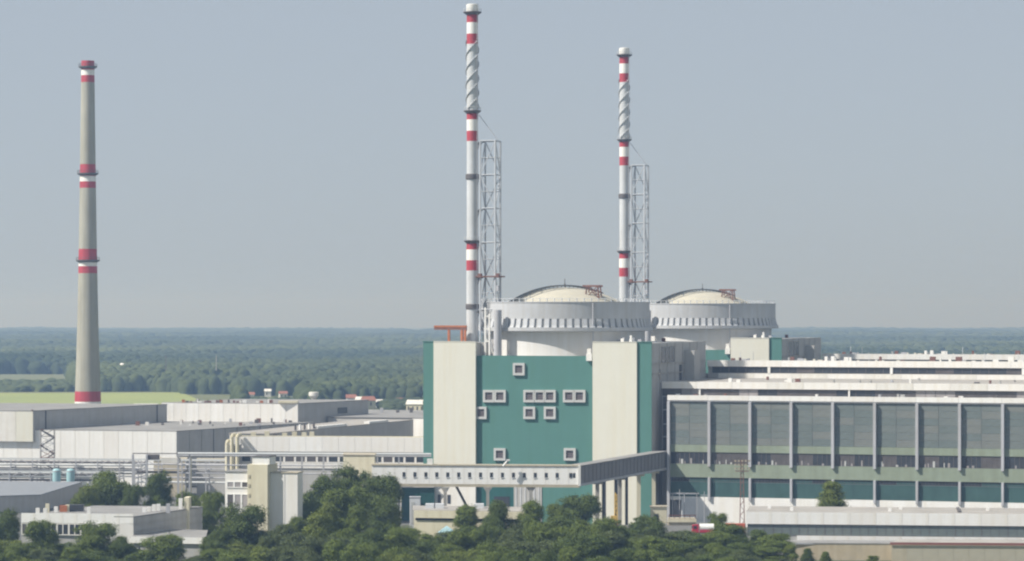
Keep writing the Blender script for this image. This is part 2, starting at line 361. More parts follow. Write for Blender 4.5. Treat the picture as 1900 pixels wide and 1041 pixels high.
# ------------------------------------------------------------------ ventilation stacks with lattice masts
def stack():
    D0 = 968.6; zz = lambda y: Z(y, D0)
    t = thing('ventilation_stack', 'taller looking grey stack with red and white bands in front of the nearer dome', 'chimney', P(876.5, D0)+Vector((0, 0, MID)), -TH, 'banded ventilation stacks')
    B = MID; r = 1.83
    bands = [(635.8, 0), (502, 1), (483, 2), (463, 1), (449, 0), (262, 1), (243, 2), (222, 1), (206, 0), (82, 1), (63, 2), (42, 1), (22, 0), (8, 0)]
    prof = [(r, 0)]; ms = [0]; last = 0
    for i in range(1, len(bands)-1):
        z = zz(bands[i][0])-B; prof.append((r*(1.06 if bands[i][0] > 449 else 1.0)*(1.0), z)); ms.append(bands[i][1])
    prof.append((r, zz(8)-B)); ms = [0]+[bands[i][1] for i in range(1, len(bands)-1)]; prof[0] = (r*1.06, 0)
    MB().lathe(prof, 28, ms=ms).build('shaft', [STACK, RED, WPAINT], t, True)
    MB().lathe([(1.84, zz(22)-B), (1.98, zz(20)-B), (1.98, zz(9)-B), (1.5, zz(7.5)-B)], 28).build('cap', WPAINT, t, True)
    for y, rr in ((23, 2.95), (206, 2.8), (447, 2.8)):
        z = zz(y)-B
        MB().lathe([(1.85, z-0.9), (rr, z-0.1), (rr, z+0.15), (1.85, z+0.2)], 28, caps=False).build('platform', STEELD, t)
        b = MB()
        for k in range(14):
            a = 2*math.pi*k/14; a2 = 2*math.pi*(k+1)/14; q = rr-0.1
            b.tube((q*math.cos(a), q*math.sin(a), z+0.1), (q*math.cos(a), q*math.sin(a), z+1.2), 0.05, 4); b.tube((q*math.cos(a), q*math.sin(a), z+1.2), (q*math.cos(a2), q*math.sin(a2), z+1.2), 0.05, 4)
        b.build('guard_rail', STEELL, t)
    for y in (328, 569):
        z = zz(y)-B; MB().lathe([(1.9, z-0.9), (2.2, z-0.7), (2.2, z+0.7), (1.9, z+0.9)], 28, caps=False).build('clamp_ring', STEELD, t)
    for s in range(3):   # helical strakes
        b = MB(); n = 90; z0, z1 = zz(203)-B, zz(76)-B; pv_ = None
        for i in range(n+1):
            f = i/n; a = 2*math.pi*(s/3+f*1.6); z = z0+(z1-z0)*f
            cur = [((1.80)*math.cos(a), 1.80*math.sin(a), z-0.06), (2.22*math.cos(a), 2.22*math.sin(a), z-0.06), (2.22*math.cos(a), 2.22*math.sin(a), z+0.14), (1.80*math.cos(a), 1.80*math.sin(a), z+0.1)]
            if pv_: b.add(pv_+cur, [(0,1,5,4),(1,2,6,5),(2,3,7,6),(3,0,4,7)])
            pv_ = cur
        b.build('helical_strake', STACK, t)
    b = MB(); ra = 2.35; a = -0.5     # ladder with cage
    x, y = ra*math.cos(a), ra*math.sin(a)
    for off in (-0.3, 0.3): b.tube((x, y+off, 0), (x, y+off, zz(24)-B), 0.07, 4)
    for k in range(110): b.box(x-0.05, x+0.05, y-0.3, y+0.3, 1+k*1.05, 1.1+k*1.05)
    for k in range(28): b.box(1.7, x+0.1, y-0.06, y+0.06, 2+k*4, 2.15+k*4)
    b.build('ladder', STEEL, t)
    # lattice mast beside the shaft (it is tied to it and moves with it)
    s2 = 2.55; cx, cy = 5.75, 1.0; zt = zz(262)-B; bz = [zz(y)-B for y in (635.8, 574, 513, 450, 387, 325, 262)]; bz[0] = 0
    for sx in (-1, 1):
        for sy in (-1, 1):
            x, y = cx+sx*s2, cy+sy*s2; h = zt+(0.0)
            MB().tube((x, y, 0), (x, y, h), 0.34 if sx > 0 else 0.28, 8).build('mast_leg', LATT, t, True)
    for k in range(6):
        b = MB(); z0, z1 = bz[k], bz[k+1]; cs = [(cx-s2, cy-s2), (cx+s2, cy-s2), (cx+s2, cy+s2), (cx-s2, cy+s2)]
        for i in range(4):
            p, q = cs[i], cs[(i+1) % 4]
            b.tube((*p, z1), (*q, z1), 0.17, 5)
            if (k+i) % 2: b.tube((*p, z0), (*q, z1), 0.18, 5)
            else: b.tube((*q, z0), (*p, z1), 0.18, 5)
            b.tube((*p, (z0+z1)/2), (*q, (z0+z1)/2), 0.10, 4)
        b.build('mast_bay', LATT, t)
    for k in (1, 2, 3, 4, 5, 6):
        z = bz[k]; b = MB(); b.tube((1.7, 0, z-1.0), (cx-s2, cy-s2, z), 0.16, 5).tube((1.7, 0.5, z-1), (cx-s2, cy+s2, z), 0.16, 5).tube((1.5, 0, z-3.6), (cx-s2, cy-s2, z), 0.12, 5)
        b.box(1.7, 2.9, -0.6, 0.6, z-1.25, z-0.85); b.build('tie_arm', STEELD if k in (1, 2, 4, 6) else STEEL, t)
    z = bz[2]; b = MB(); b.box(1.8, cx+s2+1.4, cy-s2-0.8, cy+s2+0.8, z-0.25, z+0.15); 
    for x in (cx-s2, cx+s2+0.9): b.box(x-0.5, x+0.5, cy-s2-0.9, cy-s2+0.6, z-0.4, z+0.9)
    b.build('mast_platform', BROWN, t)
    b = MB(); b.tube((2.2, 0, zz(213)-B), (cx+s2, cy, zt+0.3), 0.11, 5).build('stay_cable', STEEL, t)
    b = MB(); x = cx+s2+0.9; b.tube((x, cy-s2, 0), (x, cy-s2, zz(600)-B+6), 0.45, 8).box(x-0.5, x+0.3, cy-s2-0.6, cy-s2+0.4, zz(540)-B, zz(530)-B).build('side_pipe', STEEL, t)
    MB().lathe([(2.6, 0), (2.6, 2.5), (2.0, 4)], 24, caps=False).build('base_collar', STACK, t)
    return t
stk = stack()
stk2 = duptree(stk); stk2.location = stk.location+SH
stk2['label'] = 'second grey stack with red and white bands, standing between the two domes'

# ------------------------------------------------------------------ the tall concrete chimney on the left
def chimney():
    D0 = 1350.0; k = D0/F; c = P(163, D0); zz = lambda y: Z(y, D0)
    t = thing('concrete_chimney', 'tall tapering concrete chimney with red and white rings behind the left hall', 'chimney', c)
    w_ = lambda y: 0.5*k*float(np.interp(y, [113, 160, 300, 420, 520, 600, 660, 700, 750, 1000], [24, 25, 28.5, 32, 35.5, 39, 42.5, 45.5, 49, 64]))
    rows = [855, 752, 745, 726, 690, 660, 630, 600, 560, 507, 494, 483, 462, 420, 380, 349, 337, 327, 305, 260, 210, 153, 140, 130, 113]
    colr = {752: 2, 745: 1, 507: 1, 494: 2, 483: 1, 349: 1, 337: 2, 327: 1, 153: 1, 140: 2, 130: 1}
    prof = [(w_(y), max(0, zz(y))) for y in rows]; ms = [colr.get(y, 0) for y in rows[:-1]]+[1]
    MB().lathe(prof, 40, ms=ms, caps=False).build('shaft', [CHIMC, RED, WPAINT], t, True)
    r = w_(113); MB().lathe([(r, zz(113)), (r-0.5, zz(113)), (r-0.5, zz(122))], 40, ms=[0, 0, 0]).build('flue_lining', STEELD, t)
    for y in (124, 322, 483):
        z = zz(y); a = w_(y); MB().lathe([(a-0.02, z-1.0), (a+1.25, z-0.2), (a+1.25, z+0.2), (a-0.02, z+0.25)], 40, caps=False).build('platform', STEELD, t)
        b = MB(); q = a+1.15
        for i in range(24):
            a1, a2 = 2*math.pi*i/24, 2*math.pi*(i+1)/24
            b.tube((q*math.cos(a1), q*math.sin(a1), z+0.1), (q*math.cos(a1), q*math.sin(a1), z+1.3), 0.06, 4).tube((q*math.cos(a1), q*math.sin(a1), z+1.3), (q*math.cos(a2), q*math.sin(a2), z+1.3), 0.06, 4)
        b.build('guard_rail', STEELD, t)
    return t
chimney()

# ------------------------------------------------------------------ turbine hall and deaerator galleries
O2 = O+Vector((ct, -st, 0))*W
def turbine_hall():
    t = thing('turbine_hall', 'long turbine hall with grey glazed bays over teal and white base on the right', 'power plant building', O2, -TH)
    L = 150.0; ua = 4.9; va = 2.0; pit = 13.0; nb = 11; ue = ua+pit*nb
    MB().box(0.15, ue+1, 12, 69, 0, 44.2).build('main_hall', [PANELC], t)
    MB().box(0.15, ue+1, 11.2, 69, 44.2, 44.45).build('main_roof', ROOFL, t)
    MB().box(ua, ue, va+0.6, 12, 0, 39.9).build('front_bay', PANELC, t)
    boxpart('front_bay_roof', ROOFL, t, ua, ue, va+0.4, 12, 39.9, 40.1)
    panels(t, 'roof_fascia', (0.3, 11.6), (ue+1, 11.6), 42.45, 44.6, 13, [WHITE, WHITE, WHITE2], 0.5, 0.06)
    windows(t, (0.4, 11.9), (ue+1, 11.9), 40.1, 42.45, 24, [DARK2, DARK2, DARK2, DARK, BLIND], STEELD, 0.10, 0.12, 2)
    panels(t, 'front_fascia', (ua-0.2, va+0.35), (ue, va+0.35), 39.05, 40.6, 11, [WHITE, WHITE, WPAINT], 0.55, 0.06)
    boxpart('gutter', STEEL, t, ua-0.1, ue, va-0.05, va+0.4, 38.7, 39.0)
    for i in range(nb+1):
        x = ua+pit*i
        boxpart('column', STEEL, t, x-0.15, x+0.7, va-0.85, va+0.6, 18.6 if i else 0, 38.7)
        if i: boxpart('lower_column', STEEL, t, x-0.1, x+0.62, va-0.75, va+0.6, 8.2, 15.1)
    z_rows = np.linspace(25.25, 38.6, 7)
    gm = [MB().box(0.03, pit/2-0.5, -0.15, 0, 0.03, (z_rows[1]-z_rows[0])-0.04).mesh('glass_panel', g) for g in GL]
    for i in range(nb):
        x = ua+pit*i+0.7
        for r_ in range(6):
            for h in range(2):
                put('glass_panel', gm[int(rng.integers(0, 3))], t, (x+h*(pit-0.85)/2, va+0.6-random.uniform(0, 0.03), z_rows[r_]))
        boxpart('spandrel', LGREEN, t, x, x+pit-0.86, va+0.3, va+0.6, 22.95, 25.2)
        windows(t, (x, va+0.62), (x+pit-0.86, va+0.62), 19.25, 22.9, 2, [DARK, DARK, DARK2], STEELD, 0.12, 0.14, 4)
        for q in range(random.randint(2, 6)):   # things seen behind the strip windows
            s_ = random.uniform(0.3, 11.2); boxpart('window_blind', random.choice((BLIND, WINFR)), t, x+s_, x+s_+random.uniform(0.25, 0.7), va+0.44, va+0.52, 19.3, 19.3+random.uniform(0.5, 1.9))
        boxpart('teal_panel', TEAL, t, x, x+pit-0.86, va+0.35, va+0.6, 9.1, 13.7)
        windows(t, (x, va+0.62), (x+pit-0.86, va+0.62), 13.75, 15.05, 2, [DARK, TEAL], STEELD, 0.08, 0.14, 6)
        boxpart('base_panel', WPAINT, t, ua+pit*i+0.03, ua+pit*(i+1)-0.03, va+0.1, va+0.6, 0, 9.05)
    boxpart('pale_band', LGREEN, t, ua, ue, va+0.15, va+0.6, 15.1, 19.2)
    MB().box(ua+pit*8+8, ua+pit*8+12, va-0.02, va+0.1, 4.4, 8.0).build('entrance_door', DARK, t)
    MB().box(ua+0.4, ua+4.2, va-0.05, va+0.1, 0, 8).build('gate_opening', DARK, t)
    boxpart('loading_door', STEELL, t, ua+4.3, ua+9, va-0.1, va+0.1, 0, 8.6)
    # dark corner wall between the hall and the reactor building
    windows(t, (0.4, 11.95), (ua-0.1, 11.95), 17, 40, 1, DARK2, STEEL, 0.2, 0.1, 3, 'corner_glazing')
    for z in (22, 27, 31, 35.5): boxpart('corner_floor_edge', STEEL, t, 0.4, ua, 11.6, 11.85, z, z+0.4)
    for k in range(46):
        x = random.uniform(3, ue-3); v = random.choice((random.uniform(3, 8), random.uniform(14, 60))); zb = 40.1 if v < 9 else 44.45
        h = random.uniform(0.4, 1.3)
        boxpart('roof_vent', random.choice((STEELD, STEEL, WPAINT, BROWN, PANELC)), t, x, x+random.uniform(0.4, 1.6), v, v+1.2, zb, zb+h)
    for x in (12.4, 60, 118): boxpart('post', WPAINT, t, x, x+0.5, 11.3, 11.75, 40.1, 42.44)
    return t
turbine_hall()
def deaerator():
    t = thing('deaerator_gallery', 'long white high gallery with a dark window strip behind the turbine hall roof', 'power plant building', O2, -TH, 'deaerator galleries')
    ue = 152; va = 69.2
    MB().box(0.6, ue, va+0.4, 84, 0, 49.8).build('gallery_block', PANELC, t)
    boxpart('gallery_roof', ROOFL, t, 0.4, ue+0.2, va+0.2, 84.2, 49.8, 50.05)
    panels(t, 'roof_fascia', (0.4, va+0.2), (ue, va+0.2), 48.4, 50.5, 12, [WHITE, WHITE, WPAINT], 0.5, 0.05)
    windows(t, (2, va+0.35), (ue, va+0.35), 46.25, 48.4, 26, [DARK, DARK, DARK2], STEELD, 0.10, 0.14, 2)
    panels(t, 'sill_panel', (4.2, va+0.2), (ue, va+0.2), 44.5, 46.2, 12, [WHITE, WHITE2], 0.25, 0.05)
    for x in (21, 62, 105): boxpart('post', WPAINT, t, x, x+0.9, va-0.2, va+0.1, 46.2, 48.39)
    for k in range(60):
        x = random.uniform(3, ue-2); v = random.uniform(70, 82); boxpart('roof_vent', random.choice((WPAINT, WPAINT, STEEL, BROWN, CREAM)), t, x, x+random.uniform(0.4, 2.2), v, v+1.2, 50.05, 50.05+random.uniform(0.3, 1.9))
    for k in range(6):
        x = random.uniform(10, 150); MB().tube((x, 75, 50), (x, 75, 53.2), 0.09, 5).build('aerial', STEELL, t)
    return t
dg1 = deaerator()
dg2 = duptree(dg1); dg2.location = O2+SH
dg2['label'] = 'farther white gallery roof with vents, just showing over the nearer gallery at far right'

# ------------------------------------------------------------------ walkway gallery
def walkway():
    t = thing('walkway_bridge', 'elevated enclosed white walkway with small windows crossing before the reactor building', 'walkway')
    A = P(690, 856); Bp = P(1077, 850); Cp = P(1240, 941); z0, z1 = 17.6, 22.9
    dv = Vector((0, 4.2, 0)); nrm = Vector((-ct, st, 0))*4.2
    MB().prism([A, Bp, Bp+dv, A+dv], z0, z1-0.1, 0).build('front_span', WHITE, t)
    MB().prism([A+Vector((-.1, -.35, 0)), Bp+Vector((.05, -.35, 0)), Bp+dv, A+dv], z1-0.1, z1+0.25, 0).build('span_roof', BEIGE, t)
    MB().prism([A+Vector((0, -.25, 0)), Bp+Vector((0, -.25, 0)), Bp+dv*0.9, A+dv*0.9], z0-0.75, z0-0.02, 0).build('floor_beam', BEIGE, t)
    panels(t, 'wall_panel', A, Bp, z0+0.05, z1-0.15, 18, [WPAINT], 0.12, 0.06)
    wm = MB().box(-0.42, 0.42, -0.08, 0, 0, 1.35).mesh('window', DARK); sm_ = MB().box(-0.55, 0.55, -0.16, -0.02, -0.15, 0).mesh('window_sill', STEELL)
    for i in range(15):
        px = 749.5+20.3*i; D = 856+(850-856)*(px-690)/387; p = P(px, D-0.14)
        q = put('window', wm, t, (p.x, p.y, 19.6)); put('window_sill', sm_, q)
    for px in (1059, 1066): p = P(px, 850.1); put('window', wm, t, (p.x, p.y, 19.6))
    p = P(1075, 850); MB().box(p.x-0.35, p.x+0.35, p.y-0.5, p.y-0.12, z0-0.3, z1+0.3).build('end_post', WPAINT, t)
    B2 = Bp+Vector((0.05, -0.1, 0))
    MB().prism([B2, Cp, Cp+nrm, B2+nrm], z0-0.3, z1-0.05, 0).build('rear_span', GALVR, t)
    MB().prism([B2+Vector((.3, 0, 0)), Cp+Vector((.3, 0, 0)), Cp+nrm, B2+nrm], z1-0.05, z1+0.22, 0).build('span_roof', ROOF, t)
    d = (Cp-B2); n = Vector((d.y, -d.x, 0)).normalized()
    for i in range(1, 24):
        q = B2+d*i/24; MB().prism([q+n*0.02, q+n*0.14, q+n*0.14+d/24*0.08, q+n*0.02+d/24*0.08], z0+0.4, z1-0.15).build('panel_rib', GALVR, t)
    MB().prism([B2+n*0.02, B2+n*0.35, Cp+n*0.35, Cp+n*0.02], z0-0.3, z0+0.35).build('floor_edge', STEEL, t)
    for px in (826, 905, 985):
        p = P(px, 851.5); b = MB(); b.box(p.x-0.45, p.x+0.45, p.y, p.y+0.8, 0, z0-0.75).add([(p.x-1.3, p.y+.1, z0-.76), (p.x+1.3, p.y+.1, z0-.76), (p.x+0.4, p.y+.1, z0-2.2), (p.x-0.4, p.y+.1, z0-2.2), (p.x-1.3, p.y+.7, z0-.76), (p.x+1.3, p.y+.7, z0-.76), (p.x+0.4, p.y+.7, z0-2.2), (p.x-0.4, p.y+.7, z0-2.2)], [(0,1,2,3),(7,6,5,4),(0,3,7,4),(1,5,6,2)]); b.build('support', CONC, t)
    for f in (0.25, 0.5, 0.72, 0.9):
        q = B2+d*f+nrm*0.5; MB().box(q.x-0.55, q.x+0.55, q.y-0.5, q.y+0.5, 0, z0-0.3).box(q.x-1.7, q.x+1.7, q.y-0.6, q.y+0.6, z0-1.1, z0-0.3).build('support', CREAM2 if f > 0.6 else CONC, t)
    p, q = P(845, 851), P(882, 853); MB().tube((p.x, p.y+6, 17), (q.x, q.y+6, 6), 0.35, 6).tube((p.x, p.y+7.5, 17), (q.x, q.y+7.5, 6), 0.35, 6).build('stair_flight', STEELD, t)
    MB().tube((P(940, 850).x-1, 850, z1), (P(942, 850).x, 850, z1+1.6), 0.3, 6).box(P(942, 850).x-.4, P(942, 850).x+.6, 849.6, 850.4, z1+1.5, z1+1.9).build('roof_lamp', WPAINT, t)
    x = P(797, 855).x; MB().box(x-.7, x+.9, 855, 856.5, z1, z1+1.8).build('roof_vent', WPAINT, t)
    return t
walkway()

# ------------------------------------------------------------------ podium and small things at the reactor's foot
t = thing('podium_shed', 'low teal shed coloured as in shade at the left foot of the reactor building', 'shed', P(745, 958))
wdt = P(806, 958).x-P(745, 958).x
MB().box(0, wdt, 0, 6, 0, 10.6).build('wall', GREEN_SHADE, t); boxpart('roof', ROOF, t, -0.3, wdt+0.1, -0.3, 6.2, 10.6, 11)  # shed wall takes the teal that has shade painted in
boxpart('door', STEELL, t, 3.0, 6.0, -0.1, 0, 0, 7.0); boxpart('eave', WHITE2, t, -0.3, wdt, -0.6, -0.31, 10.7, 11.3)
t = thing('equipment_cabinet', 'grey white cabinet on the low roof left of the reactor base', 'cabinet', P(760, 830)); z0 = 12.8; 
MB().box(0, 2.9, 0, 3, 0, Z(922, 830)-0.2).build('casing', STEELL, t); boxpart('lid', STEEL, t, -0.1, 3.0, -0.1, 3.1, Z(922, 830)-0.2, Z(922, 830)); boxpart('door', WINFR, t, 0.4, 1.4, -0.06, 0, 8, 14)

def low_block(name, label, cat, corners, z1, wall, roof, parapet=0.0, z0=0, fasc=None, group=None):
    """building from a plan polygon: walls, roof, optional parapet"""
    c = Vector(corners[0]); t = thing(name, label, cat, c, 0, group); pl = [Vector(p)-c for p in corners]
    MB().prism(pl, z0, z1-0.25).build('wall', wall, t)
    cen = sum(pl, Vector((0, 0, 0)))/len(pl)
    ov = [cen+(p-cen)*(1+0.35/max((p-cen).length, 1)) for p in pl]
    MB().prism(ov, z1-0.25, z1+parapet).build('roof', roof, t)
    return t, pl

# ------------------------------------------------------------------ left industrial halls
v27 = Vector((math.sin(R(27)), math.cos(R(27)), 0)); f13 = Vector((math.cos(R(13)), -math.sin(R(13)), 0))
a = P(62, 1152)
q = P(328, 1140)
# lower front hall
lft = q-f13*105; c4 = [lft, q, q+v27*102, lft+v27*102]
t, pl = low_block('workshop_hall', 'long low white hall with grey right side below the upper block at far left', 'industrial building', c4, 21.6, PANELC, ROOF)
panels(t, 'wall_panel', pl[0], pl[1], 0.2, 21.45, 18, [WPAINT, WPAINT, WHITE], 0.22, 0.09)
ss = (pl[2]-pl[1])
for i in range(1, 12): qq = pl[1]+ss*i/12; MB().prism([qq, qq+Vector((.25, -.1, 0)), qq+Vector((.3, .25, 0)), qq+Vector((.05, .3, 0))], 0, 21.3).build('wall_joint', STEELD if i in (3, 7) else CONC, t)
for k in range(26):
    s_, f_ = random.uniform(0.0, 0.9), random.uniform(0.45, 0.95); p = pl[1]+(pl[0]-pl[1])*s_*0.5+ss*f_
    h = random.uniform(0.5, 2.0); MB().box(p.x, p.x+random.uniform(0.5, 1.8), p.y, p.y+1.2, 21.5, 21.5+h).build('roof_vent', random.choice((STEELD, WPAINT, STEEL, BROWN)), t)
# stair on its wall
b0 = P(90, 1146)-Vector((0, 2.4, 0)); ts = thing('external_stair', 'dark zigzag steel stair climbing the white wall of the far left hall', 'stair', b0)
for sx in (-2.6, 2.6):
    for sy in (-1.0, 1.0): MB().tube((sx, sy, 0), (sx, sy, 21.8), 0.12, 5).build('post', STEELD, ts)
for i in range(7):
    z = 1+i*3; s_ = 1 if i % 2 else -1; b = MB()
    b.add([(-2.4*s_, -0.9, z), (2.4*s_, -0.9, z+3), (2.4*s_, 0.9, z+3), (-2.4*s_, 0.9, z), (-2.4*s_, -0.9, z-.5), (2.4*s_, -0.9, z+2.5), (2.4*s_, 0.9, z+2.5), (-2.4*s_, 0.9, z-.5)], [(0,1,2,3), (4,7,6,5), (0,4,5,1), (3,2,6,7)]); b.build('flight', STEELD, ts)
    boxpart('landing', BROWN, ts, 2.2*s_-0.6, 2.2*s_+0.6, -1, 1, z+2.8, z+3.0)
for i in range(8):
    z = 0.5+i*2.7; b = MB(); b.tube((-2.6, -1, z), (2.6, -1, z), 0.14, 5).tube((-2.6, -1, z), (2.6, -1, z+2.7), 0.12, 5).tube((2.6, -1, z), (-2.6, -1, z+2.7), 0.12, 5); b.build('bracing', random.choice((STEELD, BROWN, STEEL)), ts)
# upper left block
c4 = [a-f13*70+Vector((0, -.5, 0)), a+Vector((0, -.5, 0)), a+v27*92, a-f13*70+v27*92]
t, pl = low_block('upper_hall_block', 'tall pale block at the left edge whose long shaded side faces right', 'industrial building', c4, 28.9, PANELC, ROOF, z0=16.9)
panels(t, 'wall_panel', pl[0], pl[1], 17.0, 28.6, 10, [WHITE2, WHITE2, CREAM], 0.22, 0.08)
boxpart('coping', BROWN, t, pl[1].x-0.6, pl[1].x, pl[1].y-0.4, pl[1].y, 28.9, 29.3)
sd = pl[2]-pl[1]
for i in (1, 11): qq = pl[1]+sd*i/12; MB().prism([qq+Vector((.02, -.02, 0)), qq+Vector((.35, -.15, 0)), qq+Vector((.55, .25, 0)), qq+Vector((.15, .4, 0))], 21.6, 28.7).build('downpipe', STEELD, t)
# rear white wall block
e1 = P(300, 1243); e2 = P(553, 1231)
c4 = [e1, e2, e2+v27*58, e1+v27*58]
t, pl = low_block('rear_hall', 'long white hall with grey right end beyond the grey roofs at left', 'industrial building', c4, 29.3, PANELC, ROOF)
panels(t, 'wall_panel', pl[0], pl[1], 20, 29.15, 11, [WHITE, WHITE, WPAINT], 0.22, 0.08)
p1 = pl[1]; MB().box(p1.x-8, p1.x-0.2, p1.y-0.35, p1.y+6, 29.3, 30.2).build('raised_parapet', CREAM2, t)
n_ = Vector((v27.y, -v27.x, 0)); qq = p1+v27*32; MB().prism([qq+n_*.02, qq+n_*.12, qq+n_*.12+v27*8, qq+n_*.02+v27*8], 24.2, 26.6).build('window', DARK, t)
for k in range(24):
    s_ = random.uniform(0.05, 0.8); p = pl[0]+(pl[1]-pl[0])*s_; MB().box(p.x, p.x+random.uniform(0.5, 1.6), p.y+2, p.y+3, 29.2, 29.3+random.uniform(0.5, 1.5)).build('roof_vent', random.choice((RUST, STEELD, WPAINT, BROWN)), t)
for px in (316, 503): p = P(px, 1238); MB().box(p.x-0.4, p.x+0.4, p.y-.7, p.y-.3, 19, 31.5).build('downpipe', STEELD if px < 400 else CONC, t)
# little funnel tower on top
p = P(582, 1290); t = thing('roof_hopper', 'pale funnel shaped hopper above the grey end of the rear white hall', 'hopper', p)
MB().lathe([(0.8, 28.5), (0.8, 29.2), (2.1, 30.8), (2.1, 32.2), (1.8, 32.4)], 16).build('bowl', WHITE2, t); MB().box(-1.3, 1.3, -1.3, 1.3, 20, 28.9).build('base', STEEL, t)
# grey lean-to right of the rear hall
c4 = [P(608, 1250), P(790, 1235), P(790, 1330), P(640, 1345)]
t, pl = low_block('flat_roof_store', 'flat grey roofed store right of the rear white hall', 'store building', c4, 23.2, PANELC, ROOF)
for px, y in ((640, 1), (668, 2), (672, 1), (705, 2), (735, 1), (760, 2)):
    p = P(px, 1300)-Vector(c4[0]); MB().box(p.x, p.x+1.4, p.y, p.y+1.2, 23.1, 23.1+1.1*y).build('roof_vent', random.choice((WPAINT, STEEL, STEELD)), t)

# long hall with white fascia
d1, d2 = P(447, 1003), P(812, 994)
c4 = [d1, d2, d2+Vector((st, ct, 0))*150, d1+Vector((st, ct, 0))*25]
t, pl = low_block('fascia_hall', 'long hall with a deep white fascia over a window strip left of the reactor building', 'industrial building', c4, 22.0, PANELC, ROOF)
panels(t, 'fascia_panel', pl[0], pl[1]+Vector((0, -.3, 0)), 20.1, 25.1, 12, [WPAINT, WPAINT, WHITE], 0.5, 0.06)
MB().prism([pl[0]+Vector((0, -.55, 0)), pl[1]+Vector((0, -.55, 0)), pl[1]+Vector((0, .4, 0)), pl[0]+Vector((0, .4, 0))], 25.1, 25.35).build('coping', CREAM2, t)
windows(t, pl[0], pl[1], 16.4, 20.0, 18, [DARK, DARK2, DARK], WHITE, 0.35, 0.3, 1)
panels(t, 'sill_panel', pl[0], pl[1], 14.6, 16.3, 12, WHITE, 0.3, 0.05)
d1b = pl[0]; 
for k in range(7): p = d1b+Vector((4+k*3.2+random.uniform(-1, 1), 3, 0)); MB().box(p.x, p.x+1.6, p.y, p.y+1.4, 24.4 if False else 21.9, 26.2+random.uniform(-.3, .5)).build('roof_vent', random.choice((CREAM2, CREAM2, STEELD)), t)
# raised roof behind it
e1 = P(500, 1012); vv = (P(767, 1143)-e1)
c4 = [e1+Vector((-14, 5, 0)), e1, e1+vv, e1+vv+Vector((-20, 8, 0))]
t, pl = low_block('raised_roof_block', 'long grey sided raised roof slanting back behind the white fascia hall', 'industrial building', c4, 25.7, PANELC, ROOFL)
for f0, f1 in ((0.32, 0.52), (0.68, 0.82)):
    p, q = e1+vv*f0-Vector(c4[0]), e1+vv*f1-Vector(c4[0]); MB().prism([p+Vector((-2.6, .5, 0)), p+Vector((-.6, 0, 0)), q+Vector((-.6, 0, 0)), q+Vector((-2.6, .5, 0))], 25.7, 26.5).build('skylight', WPAINT, t)
for k in range(5): p = e1+vv*(0.2+0.03*k)+Vector((-2, 0, 0))-Vector(c4[0]); MB().tube((p.x, p.y, 25.6), (p.x, p.y, 27.6), 0.4, 8).build('vent_pipe', WPAINT if k % 2 else STEELD, t)
e2 = P(766, 1150); t, pl = low_block('end_block', 'small white gable wall beside the left edge of the reactor building', 'industrial building', [e2, P(812, 1143), P(812, 1170), e2+Vector((8, 25, 0))], 26.2, WHITE, ROOF)
panels(t, 'wall_panel', pl[0], pl[1], 12, 25.9, 3, WHITE, 0.2, 0.06)
# ducts at the left end of the fascia hall
t = thing('duct_bank', 'group of three cream bent air ducts at the left end of the fascia hall', 'ducts', P(432, 998))
for px in (422, 431, 441):
    x = P(px, 998).x-P(432, 998).x; h = 25.6 if px > 425 else 23.6; b = MB(); r_ = 0.62
    b.tube((x, -1.5, 12), (x, -1.5, h-1.0), r_, 12)
    pp = Vector((x, -1.5, h-1.0))
    for k in range(1, 7):
        an = math.pi/2*k/6; nx = Vector((x+1.2*0.2*(1-math.cos(an)), -1.5+1.3*(1-math.cos(an)), h-1.0+1.1*math.sin(an))); b.tube(pp, nx, r_, 12); pp = nx
    b.tube(pp, pp+Vector((0.4, 4, 0)), r_, 12); b.build('duct', CREAM2, t, True)
MB().box(-2.6, 2.6, 0, 4, 0, 22.5).build('duct_housing', PANELC, t)
# small cream penthouse
t, pl = low_block('cream_pavilion', 'small cream box building before the window strip of the fascia hall', 'building', [P(637, 945), P(695, 943), P(697, 955), P(639, 957)], Z(843, 945), CREAM2, BEIGE)
for i in range(3): boxpart('window', DARK, t, 1.5+i*2.8, 2.6+i*2.8, -0.1, -0.02, 12, 14)

